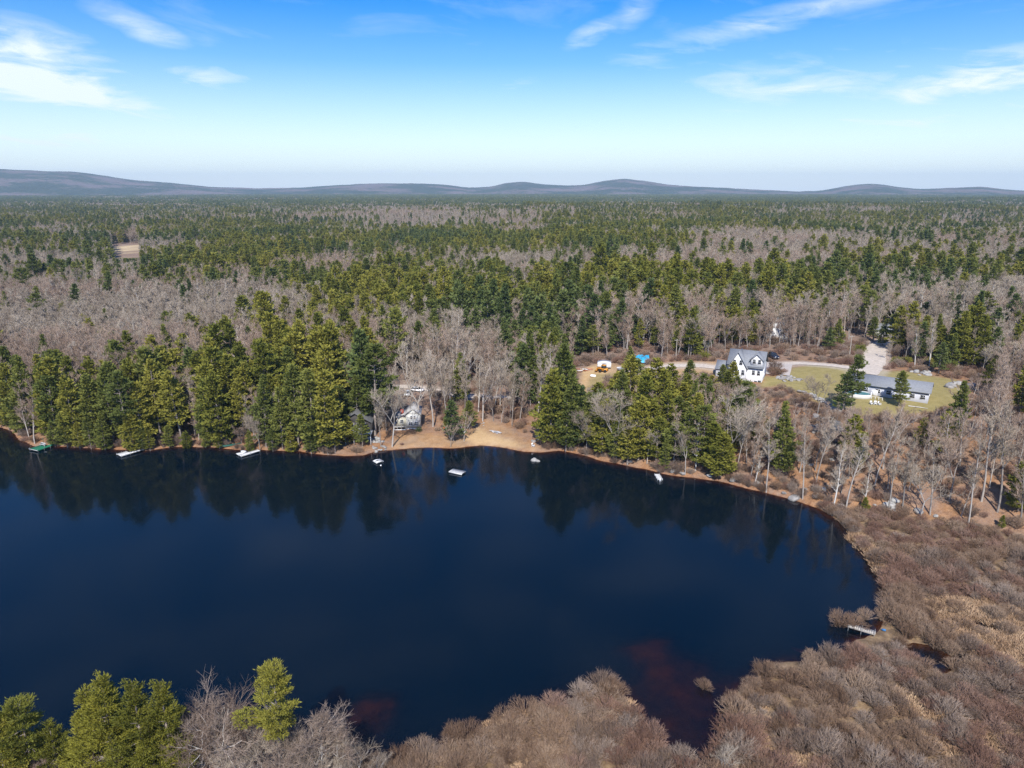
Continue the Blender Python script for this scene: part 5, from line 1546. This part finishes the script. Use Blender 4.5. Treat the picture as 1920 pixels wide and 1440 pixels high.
# ================================================================= marsh shrubs
sh_items = []
x, y = [], []
g = np.random.default_rng(61)
xs = np.arange(-70, 130, 1.95); ys = np.arange(30, 150, 1.95)
xx, yy = np.meshgrid(xs, ys)
xx = (xx + g.uniform(-0.8, 0.8, xx.shape)).ravel(); yy = (yy + g.uniform(-0.8, 0.8, yy.shape)).ravel()
dmm = sdist(MARSH, xx, yy); dll = lake_d(xx, yy)
zz = tz(xx, yy)
nearland = (yy < 80) & (xx < 5) & (dll < 14)          # brush on the near bank under the trees
ok = ((dmm < 0.8) | nearland) & (dll > 0.35) & (zz > -0.12)
open_ = fbm(xx / 9, yy / 9, 63, 3)
uu, vv = project(xx, yy, zz)
tan_open = (open_ > 0.10) & (dll > 5) & (uu > 1380) & (vv > 1120)
ok &= ~(tan_open & (g.random(len(xx)) < 0.8))
for (pu, pv, rr_) in ((1625, 1182, 2.4), (1500, 1226, 1.6), (1498, 1240, 1.6), (1496, 1258, 1.5), (1657, 1186, 1.6), (1642, 1202, 2.2), (1622, 1202, 2.2), (1600, 1190, 1.8), (1636, 1215, 1.6), (1660, 1205, 1.6), (1655, 1065, 1.8), (1640, 1040, 1.8), (1610, 1005, 1.6)):
    c_ = ground(pu, pv); ok &= ((xx - c_[0]) ** 2 + (yy - c_[1]) ** 2) > rr_ ** 2
ok &= (uu > -150) & (uu < 2080) & (vv < 1800)
size = 0.75 + 0.75 * fbm(xx / 7, yy / 7, 65, 2) + g.normal(0, 0.11, len(xx)) + 0.18 * sstep(6, 0.5, dll)
hue = fbm(xx / 12, yy / 12, 67, 2) + g.normal(0, 0.08, len(xx))
low = vv < 1040
for i in np.nonzero(ok)[0]:
    s = float(np.clip(size[i], 0.45, 1.25)) * (0.8 if low[i] else 1.0)
    f = int(g.choice([0, 1]) if hue[i] < 0.03 else (g.choice([2, 3]) if hue[i] < 0.16 else 4))
    if low[i] and g.random() < 0.5:
        f = 4
    sh_items.append(dict(x=xx[i], y=yy[i], z=max(zz[i], 0.0), h=2.5 * s, s=s, form=f, wide=float(g.uniform(0.95, 1.2))))
for (u_, v_, s) in ((1575, 1172, 0.95), (1598, 1176, 0.9), (1320, 1290, 0.55), (1620, 1160, 0.7)):     # bushes standing in the water
    x_, y_ = flat(u_, v_); sh_items.append(dict(x=x_, y=y_, z=0.0, h=2.5 * s, s=s, form=1, wide=1.0, exp=True))
s_one, s_rest = split(sh_items, 300)
for d in s_one:
    me, word = SHRUBS[d['form']]
    o = bpy.data.objects.new('marsh_shrub', me); COL.objects.link(o)
    o.location = (d['x'], d['y'], d['z'] - 0.05); o.scale = (d['s'] * d['wide'], d['s'] * d['wide'], d['s']); o.rotation_euler = (0, 0, random.uniform(0, 6.28))
    o['group'] = 'leafless shrubs in the marsh'; o['category'] = 'shrub'
    d['obj'] = o; d['word'] = word
# the rest of the thicket, and low brush on the slope, behind the beach and under the woods' edge
bru = []
g = np.random.default_rng(91)
xs = np.arange(-160, 190, 2.6); ys = np.arange(100, 262, 2.6)
xx, yy = np.meshgrid(xs, ys)
xx = (xx + g.uniform(-1.2, 1.2, xx.shape)).ravel(); yy = (yy + g.uniform(-1.2, 1.2, yy.shape)).ravel()
dll = lake_d(xx, yy); dmm = sdist(MARSH, xx, yy)
ok = (dll > 0.8) & (dmm > 0.6) & (np.abs(xx) < yy * 0.85)
for kp in (LAWN, BEACH, PAD, YARD):
    ok &= sdist(kp, xx, yy) > 0.8
for rd, w in zip(ROADS, ROADW):
    ok &= pdist(rd, xx, yy, False) > w / 2 + 0.8
for hp_ in ((hx, hy, 10), (A_[0] * .5 + B_[0] * .5, A_[1] * .5 + B_[1] * .5, 15)):
    ok &= np.hypot(xx - hp_[0], yy - hp_[1]) > hp_[2]
dens_ = fbm(xx / 14, yy / 14, 95, 3)
ok &= dens_ + g.normal(0, 0.12, len(xx)) > np.where(xx > 20, -0.14, 0.02)
zz = tz(xx, yy)
for i in np.nonzero(ok)[0]:
    s = float(np.clip(0.62 + g.normal(0, 0.2), 0.3, 1.1))
    bru.append(dict(x=xx[i], y=yy[i], z=zz[i], s=s, form=int(g.choice([0, 1, 2, 3, 4, 4])), wide=float(g.uniform(0.8, 1.3))))
g = np.random.default_rng(93)
for (pa_, pb_) in zip(LAKE[:44], LAKE[1:45]):
    if abs(pb_[0]) > 190 or math.hypot(pb_[0] - pa_[0], pb_[1] - pa_[1]) > 60:
        continue
    Ls = math.hypot(pb_[0] - pa_[0], pb_[1] - pa_[1])
    for q in range(int(Ls * 1.1)):
        t_ = g.random(); px0 = pa_[0] + (pb_[0] - pa_[0]) * t_ + g.normal(0, 1.0); py0 = pa_[1] + (pb_[1] - pa_[1]) * t_ + abs(g.normal(0, 2.0)) - 0.6
        dq = float(lake_d(np.array([px0]), np.array([py0]))[0])
        uq, vq = project(px0, py0, 0)
        if dq < 0.15 or (650 < uq < 1015 and g.random() < 0.97) or (uq < 650 and g.random() < 0.45):
            continue
        bru.append(dict(x=px0, y=py0, z=z1(px0, py0), s=float(np.clip(g.normal(0.5, 0.15), 0.22, 0.85)), form=int(g.choice([0, 2, 3, 4])), wide=float(g.uniform(0.9, 1.4))))
sc_ = proto_collection('shrub', [(m_,) for m_, _ in SHRUBS])
al = s_rest + bru
scatter('shrub_thicket', sc_, np.array([(d['x'], d['y'], d['z'] - 0.05) for d in al]), np.array([(d['s'] * d['wide'], d['s'] * d['wide'], d['s']) for d in al]),
        rng.uniform(0, 6.28, len(al)), [d['form'] for d in al], 'tangled leafless brush in the marsh and under the trees', 'brush')
# tan marsh grass in the openings
g = np.random.default_rng(97)
xs = np.arange(-20, 130, 1.05); ys = np.arange(40, 150, 1.05)
xx, yy = np.meshgrid(xs, ys)
xx = (xx + g.uniform(-.5, .5, xx.shape)).ravel(); yy = (yy + g.uniform(-.5, .5, yy.shape)).ravel()
dmm = sdist(MARSH, xx, yy); dll = lake_d(xx, yy); zz = tz(xx, yy)
ok = (dmm < 0.5) & (dll > 0.1) & (zz > 0.0)
_, vg = project(xx, yy, zz)
ok &= ((fbm(xx / 9, yy / 9, 63, 3) + g.normal(0, 0.06, len(xx)) > 0.085) & (vg > 1120) & (g.random(len(xx)) < 0.7)) | (pdist([flat(1600, 1005), flat(1640, 1050), flat(1672, 1095)], xx, yy, False) < 1.3)
k = np.nonzero(ok)[0]
s = g.uniform(0.6, 1.15, len(k))
gc = proto_collection('grass', [(m_,) for m_ in GRASS])
scatter('marsh_grass', gc, np.stack([xx[k], yy[k], zz[k]], 1), np.stack([s, s, s * 0.9], 1), g.uniform(0, 6.28, len(k)), g.integers(0, 3, len(k)), 'dry tan grass in openings between marsh shrubs', 'grass')

# evergreen bushes near the houses
for (u_, v_, s, lab) in ((785, 809, 0.6, 'round dark evergreen bush at the corner of the beach cottage'), (1318, 672, 1.3, 'yellow-green bush at the wood edge left of white house'),
                         (1414, 668, 1.1, 'yellow-green bush just behind the white house'), (1612, 660, 1.4, 'bright green bush at the left kerb of gravel road'), (1682, 682, 1.2, 'small green bush right of the gravel road, nearest the road'),
                         (1742, 686, 1.3, 'green bush right of the gravel road beside the pale ledge'), (1700, 679, 1.0, 'olive bush under the trees right of gravel road')):
    x_, y_, z_ = on_ground(u_, v_)
    o = thing('evergreen_bush', lab, 'bush', (x_, y_, z_), random.uniform(0, 6), 'evergreen bushes near the houses')
    me = gen_bush(int(u_), MAT['evergreen_bush'] if v_ > 700 else MAT['pine_yellow'])
    part('foliage', me, o)
    S = Segs(); S.add((0, 0, -0.3), (0.05, 0, 1.0), 0.07, 0.03); S.add((0, 0, 0.1), (0.4, 0.2, 0.9), 0.04, 0.02); part('stem', S.mesh('stem', MAT['bark_pine'], 5), o)
    o.scale = (s, s, s)

# ================================================================= labels that single trees and shrubs out
MARKS = [('the green dock', 62, 838), ('the L-shaped dock', 230, 846), ('the narrow boxed dock', 452, 848), ('the dark cottage', 668, 815), ('the beach cottage', 772, 795), ('the silver car', 764, 738), ('the sandy beach', 930, 825),
         ('the lake rocks', 1003, 862), ('the short white dock', 1238, 890), ('the white canopy', 1132, 690), ('the blue tarp', 1203, 676), ('the dormered house', 1395, 705), ('the dark blue car', 1450, 670), ('the lawn', 1530, 720),
         ('the gravel road', 1645, 662), ('the long house', 1670, 745), ('the stone wall', 1555, 768), ('the mossy boulders', 1679, 950), ('the woodland house', 1455, 625), ('the pale ledge', 1730, 698), ('the dark ledge', 1556, 808), ('the rocky rise', 1800, 724), ('the patio', 705, 830)]
MARKS_S = [('the plank dock', 1625, 1180), ('the small red kayak', 1500, 1218), ('the narrow channel', 1330, 1400), ('the lake bay corner', 1665, 1120), ('the boulder bank', 1600, 985), ('the wet hollow', 1735, 1230), ('the bottom right corner', 1900, 1430),
           ('the right edge', 1910, 1150), ('the near point', 1150, 1290), ('the peninsula shore', 900, 1370), ('the tan grass', 1560, 1290), ('the near bare trees', 560, 1430), ('the low right pines', 1876, 985)]
MARKS_N = [('the near lakeside', 300, 1450)]
def relation(d, mk):
    if mk[1] is None:
        return 'on'
    du, dv_ = d['u'] - mk[1], d['v'] - mk[2]
    if abs(du) < 45 or abs(du) < abs(dv_) * 1.3:
        return 'behind' if dv_ < 0 else 'below'
    return 'left of' if du < 0 else 'right of'
def label_all(items, noun, marks, adjf):
    buckets = {}
    for d in items:
        mk = marks[0] if len(marks) == 1 else min(marks, key=lambda m_: ((d['u'] - m_[1]) ** 2 + (2.2 * (d['v'] - m_[2])) ** 2))
        buckets.setdefault((adjf(d), relation(d, mk), mk[0]), []).append(d)
    for (adj, rel, mk), L_ in buckets.items():
        base = '%s %s %s %s' % (adj, noun, rel, mk)
        n_ = len(L_)
        if n_ == 1:
            L_[0]['obj']['label'] = base; continue
        rows_n = max(1, math.ceil(n_ / 9))
        L_.sort(key=lambda d: -d['v'])
        per = math.ceil(n_ / rows_n)
        for r_ in range(rows_n):
            row = sorted(L_[r_ * per:(r_ + 1) * per], key=lambda d: d['um'])
            rw = '' if rows_n == 1 else ', %s row back' % ORD[r_]
            for i, d in enumerate(row):
                if len(row) == 1:
                    d['obj']['label'] = base + rw
                else:
                    d['obj']['label'] = base + rw + ', %s from left' % ORD[i]
tint = {'yellow': 'yellow-green', 'mid': 'green', 'dark': 'dark green'}
def size_word(h, a, b2):
    return 'tall' if h > a else ('small' if h < b2 else 'mid-sized')
near_p = [d for d in p_one if d['form'] >= 100]; near_b = [d for d in b_one if d['form'] >= 100]
label_all([d for d in p_one if d['form'] < 100], 'pine', MARKS, lambda d: size_word(d['h'], 21, 13) + ' ' + tint[d['word']])
label_all([d for d in b_one if d['form'] < 100], 'bare tree', MARKS, lambda d: size_word(d['h'], 16, 11) + ' ' + {'grey': 'grey', 'reddish': 'reddish', 'birch': 'white-barked'}[d['word']])
label_all(near_p, 'pine', [('the near left bank', None, 0)], lambda d: size_word(d['h'], 16.5, 13.5) + ' ' + tint[d['word']])
for d in near_b:
    d['v'] = d['vm']
label_all([d for d in near_b if d['u'] < 1000], 'bare tree', [('the near left bank', None, 0)], lambda d: size_word(d['h'], 12, 9) + ' pale')
for d in near_b:
    if d['u'] >= 1000:
        d['obj']['label'] = 'tall pale fan-shaped bare shrub tree at the mouth of the narrow channel'
label_all(s_one, 'shrub', MARKS_S, lambda d: size_word(d['s'], 0.98, 0.72) + ' ' + d['word'])

# ================================================================= air between here and the hills
hzm = bpy.data.materials.new('haze'); hzm.use_nodes = True
n = hzm.node_tree.nodes; l = hzm.node_tree.links
n.remove(n['Principled BSDF'])
pv = n.new('ShaderNodeVolumePrincipled')
pv.inputs['Color'].default_value = (0.62, 0.82, 1.0, 1)
pv.inputs['Density'].default_value = 7.2e-5
pv.inputs['Anisotropy'].default_value = 0.0
l.new(pv.outputs[0], n['Material Output'].inputs['Volume'])
hb_ = boxes('haze', [(-13950, 13950, -2900, 13950, -90, 350)], hzm)
hb_['kind'] = 'stuff'; hb_['label'] = 'pale blue haze between the lake and the hills'; hb_['category'] = 'haze'
